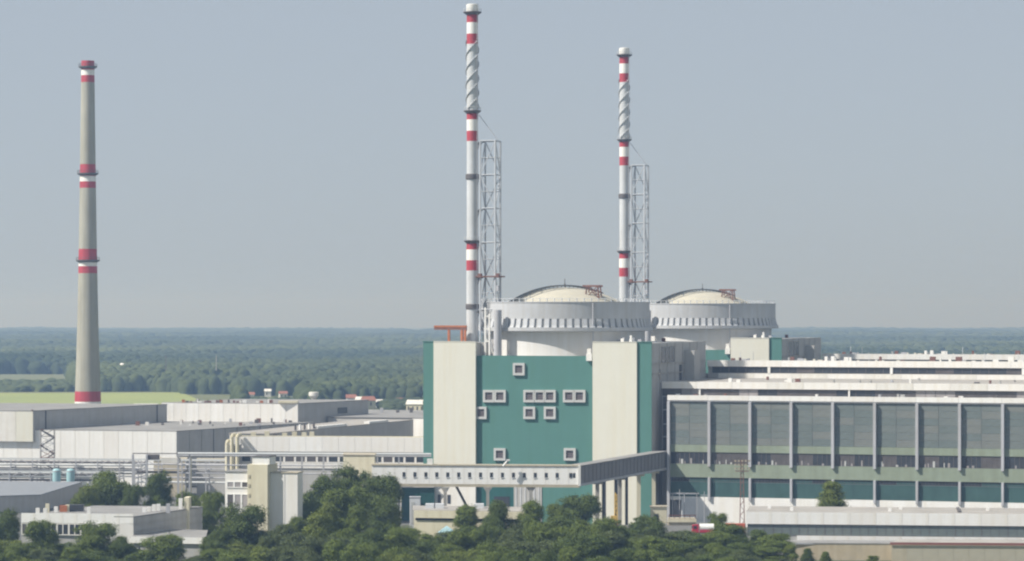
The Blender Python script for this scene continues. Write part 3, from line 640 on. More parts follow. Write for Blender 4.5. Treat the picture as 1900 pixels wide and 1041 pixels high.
# ------------------------------------------------------------------ pipe racks
def rack(label, p0, p1, ztop, zs, width, step, group='pipe racks', legm=STEEL, pr=0.28, top=True):
    t = thing('pipe_rack', label, 'pipe rack', p0, 0, group); d = p1-p0; L = d.length; dn = d/L; nrm = Vector((-dn.y, dn.x, 0)); n = int(L/step)
    for i in range(n+1):
        for s in (0, width):
            p = dn*(L*i/n)+nrm*s; MB().box(p.x-.2, p.x+.2, p.y-.2, p.y+.2, 0, ztop).build('leg', legm, t)
        for z in sorted(set(round(z_) for z_ in zs)): MB().prism([dn*(L*i/n)-dn*.15, dn*(L*i/n)+dn*.15, dn*(L*i/n)+dn*.15+nrm*width, dn*(L*i/n)-dn*.15+nrm*width], z-0.3, z).build('cross_beam', legm, t)
    for k, z in enumerate(zs):
        r_ = pr*random.uniform(0.7, 1.5); off = nrm*(width*random.uniform(0.0, 0.9)); MB().tube(off+Vector((0, 0, z+r_)), d+off+Vector((0, 0, z+r_)), r_, 8).build('pipe', random.choice((PIPE, PIPE, STEEL, STEELD)), t, True)
    if top:
        for s in (0, width): MB().prism([nrm*s-nrm*.15, d+nrm*s-nrm*.15, d+nrm*s+nrm*.15, nrm*s+nrm*.15], ztop, ztop+0.45).build('girder', PIPE, t)
        b = MB(); m_ = n*2
        for i in range(m_): b.tube(dn*(L*i/m_)+Vector((0, 0, ztop if i % 2 else ztop-2)), dn*(L*(i+1)/m_)+Vector((0, 0, ztop-2 if i % 2 else ztop)), 0.09, 4)
        b.build('truss_bracing', legm, t)
    return t
rack('wide rack of grey pipes running left from below the white halls', P(-60, 1122), P(262, 1112), 11.6, [5.4, 6.4, 7.4, 8.3, 9.3, 10.2, 6.9], 6, 7.5)
rack('lower pipe rack in front of the wide rack at far left', P(-60, 1090), P(210, 1086), 8.6, [5.4, 6.4, 7.4, 8.0], 3, 7.5)
rack('cluttered pipe rack behind the left trees below the grey hall side', P(250, 1062), P(560, 1050), 14.2, [6.2, 8.0, 9.6, 11.0, 12.6], 4, 8)
# high single pipe bridge
t = thing('pipe_bridge', 'high pale pipe on thin legs crossing in front of the white halls', 'pipe bridge', P(246, 962)); p1 = P(800, 955)-P(246, 962); zt = 21.3
k0 = P(330, 961)-P(246, 962)
MB().tube((0, 0, zt), (k0.x, k0.y, zt), 0.16, 8).build('pipe', STEELD, t); MB().tube((k0.x, k0.y, zt), (p1.x, p1.y, zt), 0.42, 10).build('pipe', PIPE, t, True)
MB().tube((k0.x, k0.y+1, zt-.7), (p1.x, p1.y+1, zt-.7), 0.25, 8).build('pipe', STEEL, t, True)
for i, px in enumerate((246, 272, 330, 352, 423, 470, 520, 560, 600, 650, 700, 740)):
    p = P(px, 961)-P(246, 962); MB().box(p.x-.22, p.x+.22, p.y-.2, p.y+.2, 0, zt-0.3).box(p.x-.22, p.x+.22, p.y+1.6, p.y+2, 0, zt-0.3).box(p.x-.22, p.x+.22, p.y+.2, p.y+1.6, zt-1.2, zt-.9).build('leg', STEEL, t)
for z in (17.6, 15.0):
    MB().tube((k0.x, k0.y+1, z), (p1.x*0.9, p1.y+1, z), 0.22, 8).build('pipe', random.choice((PIPE, STEEL)), t, True)
MB().tube((k0.x+4, k0.y+.5, 9), (k0.x+4, k0.y+.5, 20.5), 0.35, 8).build('riser_pipe', CREAM2, t, True)
MB().box(4.5, 8.2, 1, 4, 19.2, 20.8).build('valve_cabin', STEELD, t)
MB().box(9, 15, 1, 4, 18.2, 19.9).build('valve_cabin', WHITE2, t)
# sheds among the racks
t, pl = low_block('pump_shed', 'beige roofed pump shed amid the pipework left of centre', 'shed', [P(285, 1085), P(345, 1083), P(347, 1100), P(287, 1102)], 13.5, BEIGE, BEIGE)
boxpart('door', DARK, t, 3, 5, -.1, 0, 6, 10)
t, pl = low_block('pump_shed', 'grey flat shed amid the pipework behind the white office slab', 'shed', [P(365, 1090), P(560, 1085), P(562, 1110), P(367, 1112)], 12.6, PANELC, BEIGE)
for i in range(8): boxpart('window', DARK if i % 3 else BLIND, t, 2+i*4.5, 4.2+i*4.5, -.1+i*-.04, 0-i*.04, 8.5, 10.5)
# long low shed roof far left
t, pl = low_block('low_shed', 'long low shed with plain blue grey roof below the pipe racks at far left', 'shed', [P(-80, 985), P(75, 1000), P(152, 1075), P(-80, 1082)], 5.9, PANELC, mat('blue grey sheet roof', (0.24, 0.255, 0.275), 0.6, 0.1, 0.2))
for px in (97, 123):
    t = thing('storage_tank', 'pale blue upright tank, %s of the pair before the pipe racks' % ('left' if px < 100 else 'right'), 'tank', P(px+8, 1086), 0, 'pair of pale blue tanks')
    MB().lathe([(1.5, 0), (1.5, 9.4), (1.1, 9.9), (0.3, 10.1)], 20).build('shell', TANKM, t, True)
    MB().lathe([(1.53, 8.9), (1.56, 8.9), (1.56, 9.2), (1.53, 9.2)], 20, caps=False).build('hoop', STEEL, t)

# ------------------------------------------------------------------ front left buildings
def F1():
    D = 782.0; A = P(40, D+4); Bc = P(248, D); v = Vector((math.sin(R(19)), math.cos(R(19)), 0)); ln = 42
    t, pl = low_block('office_block', 'low white office block with grey roof and vents among the trees at lower left', 'office building', [A, Bc, Bc+v*ln, A+v*ln], 13.3, PANELC, ROOF)
    panels(t, 'parapet_panel', pl[0], pl[1], 11.4, 13.9, 8, [WPAINT], 0.3, 0.05)
    panels(t, 'end_panel', pl[1]-Vector((7.5, -0.6, 0)), pl[1], 1, 11.35, 2, [WHITE], 0.2, 0.05)
    windows(t, pl[0], pl[1]-Vector((7.6, -0.6, 0)), 8.2, 11.3, 7, [DARK, DARK2], WHITE2, 0.25, 0.2, 2)
    n_ = Vector((v.y, -v.x, 0))
    for k in range(5):   # dark horizontal cladding strips on the shaded side
        z = 3+k*2.1; MB().prism([pl[1]+n_*.02, pl[1]+n_*.18, pl[2]+n_*.18, pl[2]+n_*.02], z, z+1.5).build('cladding_strip', PANELC, t)
    for px, y, h, m in ((70, 3, 1.7, WPAINT), (84, 2, 1.7, WPAINT), (88, 10, 2.4, CREAM2), (104, 12, 1.5, WPAINT), (125, 14, 1.9, CREAM2), (165, 1.2, 1.9, WPAINT), (268, 12, 1.2, WPAINT), (276, 14, 1.2, WPAINT), (286, 16, 1.8, WPAINT), (294, 18, 1.8, WPAINT), (312, 10, 2.4, STEEL), (335, 26, 2.8, WPAINT)):
        p = P(px, D+4+y)-A; MB().box(p.x-.5, p.x+.5, p.y-.4, p.y+.5, 13.2, 13.3+h).build('roof_vent', m, t)
    p = P(142, D+20)-A; MB().box(p.x-2, p.x+2, p.y-1, p.y+1, 13.2, 15.1).build('roof_plant', DARK, t)
    p = P(118, D+18)-A; MB().box(p.x-1, p.x+1, p.y-.6, p.y+.6, 13.2, 15.0).build('roof_plant', RUST, t)
    p = P(350, D+36)-A; MB().box(p.x-.6, p.x+.7, p.y-6, p.y+.2, 5, 16.3).build('end_wall', CREAM2, t)
    p = P(338, D+34)-A; MB().tube((p.x, p.y, 13), (p.x, p.y, 17.5), 0.2, 6).build('flue', STEELD, t)
    t, pl = low_block('entrance_canopy', 'white edged low annex roof at the right foot of the low white office block', 'annex', [P(243, 776), P(380, 772), P(384, 800), P(280, 806)], 8.4, PANELC, ROOF)
    panels(t, 'roof_edge', pl[0]+Vector((0, -.4, 0)), pl[1]+Vector((0, -.4, 0)), 6.9, 8.5, 4, WPAINT, 0.25, 0.04)
    for i in range(4): boxpart('window', DARK, t, 2+i*4.6, 5+i*4.6, -0.5, -0.3, 1.5, 5.8)
F1()
def F2():
    D = 800.0; g = lambda px: P(px, D).x-P(417, D).x
    t = thing('office_tower', 'narrow white office slab with cream stair tower rising behind the left trees', 'office building', P(417, D), -R(12))
    z = lambda y: Z(y, D)
    MB().box(0, g(464), 0.3, 12, 0, z(876)).build('office_wing', WHITE, t)
    boxpart('wing_roof', ROOF, t, -0.1, g(464), 0.1, 12.2, z(876), z(876)+0.3)
    for y0, y1 in ((893, 905), (916, 943), (955, 966)):
        windows(t, (g(420.5), 0.3), (g(463), 0.3), z(y1), z(y0), 3, [DARK2, BLIND, BLIND], WPAINT, 0.22, 0.2, 1)
    MB().box(g(463.3), g(502), -1.2, 8, 0, z(861)).build('stair_tower', CREAM2, t)
    for y in (880, 897, 915, 933): boxpart('stair_window', BEIGE, t, g(465), g(469), -1.32, -1.2, z(y+6), z(y))
    MB().box(g(472), g(505), -0.8, 5, z(861), z(847)).build('lift_house', WPAINT, t); boxpart('lift_house_roof', STEELD, t, g(471.3), g(505.6), -1, 5.2, z(847), z(847)+0.25)
    MB().box(g(502), g(555), 1.1, 6, 0, z(877)).build('white_slab', WHITE, t); boxpart('slab_roof', BEIGE, t, g(502), g(556), .9, 6.2, z(877), z(877)+0.25)
    boxpart('slab_joint', STEEL, t, g(530), g(530.6), 1.02, 1.1, 0, z(878))
F2()

# ------------------------------------------------------------------ low cream building in the centre, stall, vehicles
t, pl = low_block('canteen_building', 'low cream building with dark eave line half hidden by trees below the walkway', 'building', [P(768, 806), P(978, 800), P(978, 818), P(768, 824)], Z(946, 806), CREAM2, ROOFL)
panels(t, 'fascia_panel', pl[0]+Vector((0, -.3, 0)), pl[1]+Vector((0, -.3, 0)), Z(962, 803), Z(948, 803), 8, CREAM2, 0.3, 0.04)
MB().prism([pl[0]+Vector((.4, -.12, 0)), pl[1]+Vector((0, -.12, 0)), pl[1]+Vector((0, -.02, 0)), pl[0]+Vector((.4, -.02, 0))], Z(966.5, 803), Z(962, 803)-.02).build('window_band', DARK, t)
for i in range(9): MB().box(1.5+i*3.1, 2.9+i*3.1, -.25-i*.09, -.02-i*.09, 4.6, 9.2).build('window', random.choice((CYANP, BLIND, DARK2)), t)
for px in (790, 806, 880): p = P(px, 815)-P(768, 806); MB().box(p.x, p.x+2.6, p.y-3, p.y, Z(946, 806)-.1, Z(946, 806)+1.2).build('roof_plant', STEELL, t)
t = thing('market_stall', 'small stall with pale blue canopy and blue tarpaulin front below the cream building', 'stall', P(829, 786)); t.scale = (0.85, 0.85, 0.93)
MB().add([(-2.6,-1.6,9.6),(2.6,-1.6,9.6),(2.6,1.6,9.6),(-2.6,1.6,9.6),(0,0,11.4),(-2.6,-1.6,9.2),(2.6,-1.6,9.2),(2.6,1.6,9.2),(-2.6,1.6,9.2)], [(0,1,4),(1,2,4),(2,3,4),(3,0,4),(0,5,6,1),(1,6,7,2),(2,7,8,3),(3,8,5,0)]).build('canopy', CYANP, t)
for x in (-2.4, 2.4):
    for y in (-1.4, 1.4): MB().tube((x, y, 0), (x, y, 9.3), 0.09, 6).build('post', STEELL, t)
MB().box(-1.9, 1.9, -1.7, -1.5, 5.6, 9.1).build('tarpaulin', BLUE, t); MB().box(-2.3, 2.3, -1.3, 1.3, 5.4, 5.7).build('deck', BEIGE, t)

def truck():
    t = thing('red_truck', 'red truck with white tank parked behind the trees right of the walkway', 'truck', P(1299, 898), R(4))
    # on the yard ramp; chassis, cab, tank, wheels
    boxpart('chassis', STEELD, t, -3.4, 5.2, -1.1, 1.1, 0.9, 1.25)
    MB().add([(-3.4,-1.25,1.25),(-0.9,-1.25,1.25),(-0.9,1.25,1.25),(-3.4,1.25,1.25),(-3.1,-1.2,4.2),(-0.9,-1.2,4.3),(-0.9,1.2,4.3),(-3.1,1.2,4.2)], [(0,3,2,1),(4,5,6,7),(0,1,5,4),(1,2,6,5),(2,3,7,6),(3,0,4,7)]).build('cab', TRUCKRED, t)
    boxpart('windscreen', DARK, t, -3.36, -3.2, -1.0, 1.0, 2.7, 3.8); boxpart('side_window', DARK, t, -2.9, -1.7, -1.29, -1.22, 2.7, 3.8)
    b = MB(); b.tube((-0.4, 0, 3.0), (5.0, 0, 3.0), 1.55, 20); b.build('tank', WPAINT, t, True)
    boxpart('red_body_stripe', TRUCKRED, t, -0.6, 5.1, -1.6, -1.3, 1.3, 2.3)
    for x in (-2.4, 2.4, 4.0):
        for y in (-1.2, 0.85):
            wl = MB().tube((x, y, 0.55), (x, y+0.35, 0.55), 0.55, 14).build('wheel', RUBBER, t); MB().tube((x, y-0.02, 0.55), (x, y, 0.55), 0.28, 10).build('rim', STEELL, wl)
    return t
tr = truck(); tr.location = P(1300, 832)+Vector((0, 0, 0)); 
# a raised yard bank carries them
bank = MB().prism([P(1180, 826), P(1382, 824), P(1384, 880), P(1180, 890)], 0, 4.6).build('terrace', YARD); bank['kind'] = 'structure'
tr.location.z = 4.6; tr.scale = (0.72, 0.72, 0.72)
t = thing('terracotta_container', 'terracotta red container behind the trees left of the floodlight mast', 'container', P(1345, 842)+Vector((0, 0, 4.6)), R(-6))
MB().box(0, 5.6, 0, 2.4, 0, 2.6).build('shell', mat('terracotta paint', (0.46, 0.12, 0.07), 0.7, 0.2, 0.6), t)
for i in range(10): boxpart('corrugation', _m['terracotta paint'], t, 0.2+i*0.55, 0.42+i*0.55, -0.06, 0, 0.1, 2.5)
boxpart('white_door', WPAINT, t, -0.9, -0.1, 0.2, 0.4, 0, 2.3)
t = thing('loading_platform', 'beige loading platform with brown rail below the walkway corner', 'platform', P(1240, 872))
MB().box(0, 8, 0, 5, 0, Z(962, 872)).build('deck', BEIGE, t); boxpart('kerb', CREAM2, t, -0.2, 8.2, -0.3, 0, Z(969, 872), Z(964, 872))
for i in range(6): boxpart('rail_post', BROWN, t, 0.2+i*1.5, 0.35+i*1.5, 0.1, 0.25, Z(962, 872), Z(955, 872))
boxpart('rail', BROWN, t, 0.1, 8, 0.1, 0.3, Z(957, 872), Z(955.5, 872))
t = thing('cream_kiosk', 'small cream hut under the rear span of the walkway', 'hut', P(1208, 880))
MB().box(0, 4.6, 0, 4, 0, Z(941, 880)).build('wall', CREAM2, t); boxpart('roof', BEIGE, t, -0.3, 4.9, -0.3, 4.2, Z(941, 880), Z(941, 880)+.3); boxpart('window', DARK, t, 1, 2.2, -.06, 0, 5, 7.4)
t = thing('yellow_crane', 'narrow yellow lattice crane mast before the slotted cream piers', 'crane', P(1143, 905))
for x in (-.55, .55):
    for y in (-.55, .55): MB().tube((x, y, 0), (x*.4, y*.4, Z(917, 905)), 0.16, 5).build('leg', YEL, t)
b = MB()
for k in range(9):
    z = k*1.35; f = 1-.6*z/12.5; g_ = 1-.6*(z+1.35)/12.5; s_ = 1 if k % 2 else -1
    b.tube((-.55*f*s_, -.55*f, z), (.55*g_*s_, -.55*g_, z+1.35), 0.13, 5).tube((-.55*f, .55*f*s_, z), (-.55*g_, -.55*g_*s_, z+1.35), 0.13, 5)
b.build('lattice', YEL, t); MB().box(-1.6, 0.2, -.5, .5, 3.2, 5.2).build('cab', YEL, t); MB().box(-0.2, 1.2, -.6, .6, 0, 2.5).build('base', RUST, t)

def floodmast(px, D, ytop, label, hw=2.4, rows=3):
    t = thing('floodlight_mast', label, 'mast', P(px, D)); H = Z(ytop, D); r0 = 0.75
    for x in (-1, 1):
        for y in (-1, 1): MB().tube((x*r0, y*r0, 0), (x*.3, y*.3, H), 0.09, 5).build('leg', BROWN, t)
    b = MB(); n = 16
    for k in range(n):
        z0, z1 = H*k/n, H*(k+1)/n; f = lambda z: r0+(0.3-r0)*z/H; s_ = 1 if k % 2 else -1
        for sy in (-1, 1): b.tube((-s_*f(z0), sy*f(z0), z0), (s_*f(z1), sy*f(z1), z1), 0.05, 4)
        for sx in (-1, 1): b.tube((sx*f(z0), -s_*f(z0), z0), (sx*f(z1), s_*f(z1), z1), 0.05, 4)
    b.build('lattice', BROWN, t)
    MB().box(-hw*.8, hw*.8, -.7, .7, H-3.4, H-3.2).build('platform', BROWN, t)
    for r_ in range(rows):
        MB().tube((-hw+r_*0.2, -.4, H-0.3-r_*1.1), (hw-r_*0.2, -.4, H-0.3-r_*1.1), 0.06, 5).build('cross_bar', BROWN, t)
        for k in range(5-r_ % 2):
            x = -hw+0.4+k*(2*hw-.8)/4; MB().box(x-.26, x+.26, -.75, -.45, H-.6-r_*1.1, H-.05-r_*1.1).build('floodlight', BEIGE, t)
floodmast(1377, 872, 853, 'brown lattice floodlight mast standing before the turbine hall')
for px, D, y0, lab in ((1261, 905, 908, 'thin pole with crossbar before the dark gateway of the turbine hall'), (1307, 905, 912, 'plain thin pole right of the loading door')):
    t = thing('lamp_pole', lab, 'pole', P(px, D)); H = Z(y0, D); MB().tube((0, 0, 0), (0, 0, H), 0.16, 6, 0, 0.1).build('pole', STEEL, t)
    MB().box(-1.2, 1.2, -.1, .1, H-1.2, H-1.0).build('crossbar', STEEL, t)
t = thing('boundary_frame', 'grey pipe portal in front of the turbine hall gateway', 'frame', P(1247, 915))
for x in (0, 3.6, 7.4): boxpart('post', STEEL, t, x, x+.25, 0, .25, 0, Z(915, 915))
boxpart('beam', STEEL, t, -.4, 8.2, 0, .25, Z(917, 915), Z(914.5, 915))

# ------------------------------------------------------------------ service building, lower right
def service():
    A = P(1384, 831); e = Vector((math.cos(R(7)), -math.sin(R(7)), 0)); vv = Vector((-e.y, e.x, 0)); L = 100
    zz = lambda y: Z(y, 831)
    t = thing('service_building', 'long low service building with white fascia and blue grey glazing at lower right', 'industrial building', A, -R(7))
    MB().box(0.4, L, 0.4, 24, 0, zz(951)).build('wall', PANELC, t); boxpart('roof', ROOFL, t, 0, L, 0, 24.5, zz(951), zz(951)+.25)
    panels(t, 'fascia_panel', (0, 0.4), (L, 0.4), zz(972), zz(949.5), 14, [WPAINT, WPAINT, WHITE], 0.5, 0.05)
    windows(t, (0.4, 0.4), (L, 0.4), zz(993), zz(972)-.03, 14, [GL[0], GL[2], GL[0]], STEELD, 0.1, 0.12, 3)
    panels(t, 'sill_panel', (14, 0.3), (L, 0.3), zz(1005), zz(993)-.03, 12, [WHITE, WPAINT], 0.4, 0.05)
    windows(t, (10, 0.4), (L, 0.4), zz(1016), zz(1005)-.03, 16, [DARK, DARK2, BLIND], WHITE2, 0.14, 0.12, 3)
    for x, y in ((5.5, 14), (12, 5), (39, 5), (42, 14), (66, 12)):
        MB().box(x, x+.9, y, y+.8, zz(951)+.2, zz(951)+1.2).build('roof_vent', WPAINT, t)
    MB().box(58, 58.8, 3, 20, zz(951)+.2, zz(951)+.7).build('roof_kerb', STEELD, t)
service()
def front_row():
    D = 806.0; z1 = 5.1; A, Bc = P(1466, D), P(1680, D-2)
    t, pl = low_block('garage_row', 'low garage with grey roof and tan walls along the bottom right', 'garage', [A, Bc, Bc+Vector((0, 10, 0)), A+Vector((0, 10, 0))], z1-.5, TAN, ROOF)
    g = lambda px: P(px, D).x-A.x
    for a_, b_, m in ((1520, 1553, TAN), (1560, 1575, BROWN), (1590, 1640, TAN), (1484, 1500, CREAM2)): boxpart('garage_door', m, t, g(a_), g(b_), -.12, -.02, 0, 3.9)
    boxpart('gutter', STEEL, t, -.3, g(1680), -.5, -.3, z1-.9, z1-.5)
    A = P(1654, D-6); t, pl = low_block('beige_store', 'beige walled store with dark red roof edge at the bottom right corner', 'store building', [A, P(2000, D-10), P(2000, D+4), P(1672, D+6)], z1, BEIGE, ROOFL)
    MB().prism([pl[0]+Vector((-.4, -.5, 0)), pl[1]+Vector((0, -.5, 0)), pl[1]+Vector((0, -.36, 0)), pl[0]+Vector((-.4, -.36, 0))], z1-.55, z1+.12).build('roof_edge', REDROOF, t)
    panels(t, 'wall_panel', pl[0], pl[1], 0, z1-.7, 12, [BEIGE, mat('beige wall b', (0.41, 0.385, 0.31), 0.85, 0.12, 0.3)], 0.12, 0.06)
    for px in (1771, 1846): g2 = P(px, D-7).x-A.x; boxpart('vent_pipe', STEELD, t, g2, g2+.35, -1.1, -.8, 0, 3.6)
front_row()

# ------------------------------------------------------------------ far houses
def house(px, D, wd, h, dp_, label, wallm, roofm, rz=0.0, name='house'):
    c = P(px, D); t = thing(name, label, 'house', c+Vector((0, 0, curve(c.x, c.y)-.5)), rz, 'houses at the edge of the forest')
    MB().box(-wd/2, wd/2, 0, dp_, 0, h).build('wall', wallm, t)
    r_ = h+wd*.0+dp_*.32
    MB().add([(-wd/2-.4,-.5,h),(wd/2+.4,-.5,h),(wd/2+.4,dp_+.5,h),(-wd/2-.4,dp_+.5,h),(-wd/2-.4,dp_/2,r_),(wd/2+.4,dp_/2,r_)], [(0,1,5,4),(2,3,4,5),(1,2,5),(3,0,4),(0,3,2,1)]).build('roof', roofm, t)
    for i in range(int(wd/3)): boxpart('window', DARK2, t, -wd/2+1+i*3, -wd/2+2.1+i*3, -.08, 0, h*.45, h*.8)
RR = mat('terracotta tiles', (0.30, 0.13, 0.09), 0.9, 0.2, 0.4)
house(653, 2150, 7, 6.5, 8, 'pale house with reddish roof left of the pair beyond the store roof', WPAINT, RR, .2)
house(668, 2110, 7.5, 6, 8, 'white gabled house in the middle of the group beyond the store roof', WPAINT, WHITE2, -.25)
house(687, 2090, 8, 6.5, 9, 'cream house at the right end of the group beyond the store roof', CREAM2, RR, .35)
house(770, 1990, 12, 6.8, 9, 'cream house beside the left edge of the reactor building', CREAM2, WHITE2, -.2)
for hx, hy, hw, hh, hl in ((612, 2200, 6, 4.5, 'small pale house left of the reddish roofed pair, half in scrub'), (590, 2260, 5, 5, 'small pale house just right of the funnel hopper'), (704, 2120, 5, 4.5, 'low pale annex right of the group of far houses'), (722, 2180, 6, 4, 'low grey roofed house between the far group and the reactor building'), (744, 2140, 6, 5, 'small cream house left of the house beside the reactor building'), (632, 2160, 5, 4, 'little hut at the left end of the far house group')):
    house(hx, hy, hw, hh, 6, hl, random.choice((WPAINT, CREAM2, WHITE2)), random.choice((WHITE2, PANELC, RR)), random.uniform(-.4, .4))
house(526, 2330, 6, 5, 6, 'tiny pale house above the right end of the rear white hall', WHITE2, RR, .2)
house(497, 2400, 5, 5, 6, 'tiny white hut above the rear white hall roof', WHITE2, WHITE2, .1)
house(466, 2300, 5, 5, 6, 'tiny grey roofed hut left above the rear white hall', WHITE2, RR, .1)
t = thing('water_tower', 'tiny white water tower standing out against the far forest right of the tall chimney', 'water tower', P(227, 2900)+Vector((0, 0, curve(350, 2900))))
MB().lathe([(0.9, 0), (0.9, 12.0), (2.9, 14.5), (2.9, 17.5), (1.2, 19)], 14).build('bowl', WPAINT, t); MB().lathe([(1.0, 0), (1.4, 0), (1.4, 1)], 12).build('base', CONC, t)
t = thing('silo_shed', 'thin white strip of a low shed on the meadow right of the tall chimney', 'shed', P(247, 2150))
MB().box(0, 17, 0, 8, -.8, 1.2).build('wall', WHITE2, t); boxpart('roof', WPAINT, t, -.3, 17.3, -.3, 8.3, 1.2, 1.5)

# ------------------------------------------------------------------ trees
LEAF = []
for nm, c1, c2 in (('leaves deep green', (0.110, 0.150, 0.024), (0.055, 0.082, 0.018)), ('leaves mid green', (0.155, 0.200, 0.028), (0.076, 0.106, 0.020)), ('leaves grey green', (0.120, 0.148, 0.042), (0.065, 0.088, 0.030)), ('leaves light green', (0.180, 0.212, 0.032), (0.092, 0.124, 0.022))):
    m = mat(nm, c1, 0.65, scale=0.5, col2=c2, spec=0.25); b = m.node_tree.nodes['Principled BSDF']
    b.inputs['Transmission Weight'].default_value = 0.0; LEAF.append(m)
def leaf_mesh(seed, shape='round', n_cl=230, per=130):
    """crown of a 1 m high unit tree (crown spans z 0.12..1, radius about 0.38) made of many leaf faces in clumps"""
    g = np.random.default_rng(seed)
    # big lobes give the uneven outline
    nl = 12 if shape == 'round' else 7; lobes = []
    for i in range(nl):
        if shape == 'round':
            a = g.uniform(0, 2*np.pi); rr = g.uniform(0.05, 0.24); z = g.uniform(0.30, 0.80); r = g.uniform(0.13, 0.22)
        elif shape == 'tall':
            a = g.uniform(0, 2*np.pi); rr = g.uniform(0.0, 0.12); z = 0.25+0.62*i/(nl-1); r = g.uniform(0.10, 0.17)
        else:
            a = g.uniform(0, 2*np.pi); z = 0.14+0.78*i/(nl-1); rr = g.uniform(0, 0.04); r = 0.26*(1-z)+0.06
        lobes.append((rr*np.cos(a), rr*np.sin(a), z, r))
    V = []; 
    cs = []; 
    for k in range(n_cl):
        l = lobes[g.integers(0, nl)]; d = g.normal(size=3); d /= np.linalg.norm(d); d[2] = abs(d[2])*0.9 if g.random() < 0.7 else d[2]
        cs.append((np.array(l[:3])+d*l[3]*g.uniform(0.7, 1.08), d, g.uniform(0.034, 0.085)))
    for l in lobes:
        for q in range(3): cs.append((np.array(l[:3])+g.normal(size=3)*l[3]*.3, np.array([0, 0, 1.0]), l[3]*.75))
    out = []
    for c, d, r in cs:
        n = per if r < 0.09 else int(per*2.2)
        p = g.normal(size=(n, 3)); p /= np.linalg.norm(p, axis=1)[:, None]; nn = p+0.55*d+g.normal(size=(n, 3))*0.75; nn /= np.linalg.norm(nn, axis=1)[:, None]
        pos = c+p*r*g.uniform(0.4, 1.25, (n, 1))*np.array([1.15, 1.15, 0.8])
        t1 = np.cross(nn, g.normal(size=(n, 3))); t1 /= np.linalg.norm(t1, axis=1)[:, None]; t2 = np.cross(nn, t1); s = g.uniform(0.0065, 0.014, (n, 1))
        out.append(np.stack([pos-t1*s, pos-t2*s*.6, pos+t1*s, pos+t2*s*.6], 1))
    V = np.concatenate(out); nq = len(V); V = V.reshape(-1, 3)
    me = bpy.data.meshes.new('crown'); me.vertices.add(nq*4); me.vertices.foreach_set('co', V.astype(np.float32).ravel())
    me.loops.add(nq*4); me.loops.foreach_set('vertex_index', np.arange(nq*4, dtype=np.int32)); me.polygons.add(nq)
    me.polygons.foreach_set('loop_start', np.arange(0, nq*4, 4, dtype=np.int32)); me.update(calc_edges=True)
    # trunk and limbs
    b = MB(); b.tube((0, 0, 0), (0.01, 0, 0.35), 0.028, 8, 0, 0.018).tube((0.01, 0, 0.35), (0, 0.01, 0.8), 0.018, 7, 0, 0.006)
    for l in lobes: b.tube((0.01, 0, 0.25+0.25*l[2]), l[:3], 0.012, 5, 0, 0.004)
    return me, b.mesh('trunk', BARK)
kinds_ = []
for i, (sd_, shp) in enumerate(((1, 'round'), (2, 'round'), (3, 'round'), (4, 'round'), (5, 'tall'), (6, 'tall'), (8, 'cone'))):
    me, tk = leaf_mesh(sd_, shp)
    variants = []
    me.materials.append(LEAF[0]); variants = me
    kinds_.append((shp, variants, tk))
def tree(px, ytop, D, wpx, kind, leaf, label, group=None, name=None):
    H = Z(ytop, D); c = P(px, D); t = thing(name or ('conical_tree' if kind == 6 else 'poplar_tree' if kind in (4, 5) else 'broadleaf_tree'), label, 'tree', c, random.uniform(0, 6.28), group)
    shp, var, tk = kinds_[kind]; base = 0.84 if shp == 'round' else (0.46 if shp == 'tall' else 0.5)
    sx = wpx*D/F/base; sz = H/1.01
    cr = put('crown', var, t, (0, 0, 0), 0, (sx, sx, sz)); cr.material_slots[0].link = 'OBJECT'; cr.material_slots[0].material = LEAF[leaf]; put('trunk', tk, t, (0, 0, 0), 0, (sx, sx, sz))
    return t
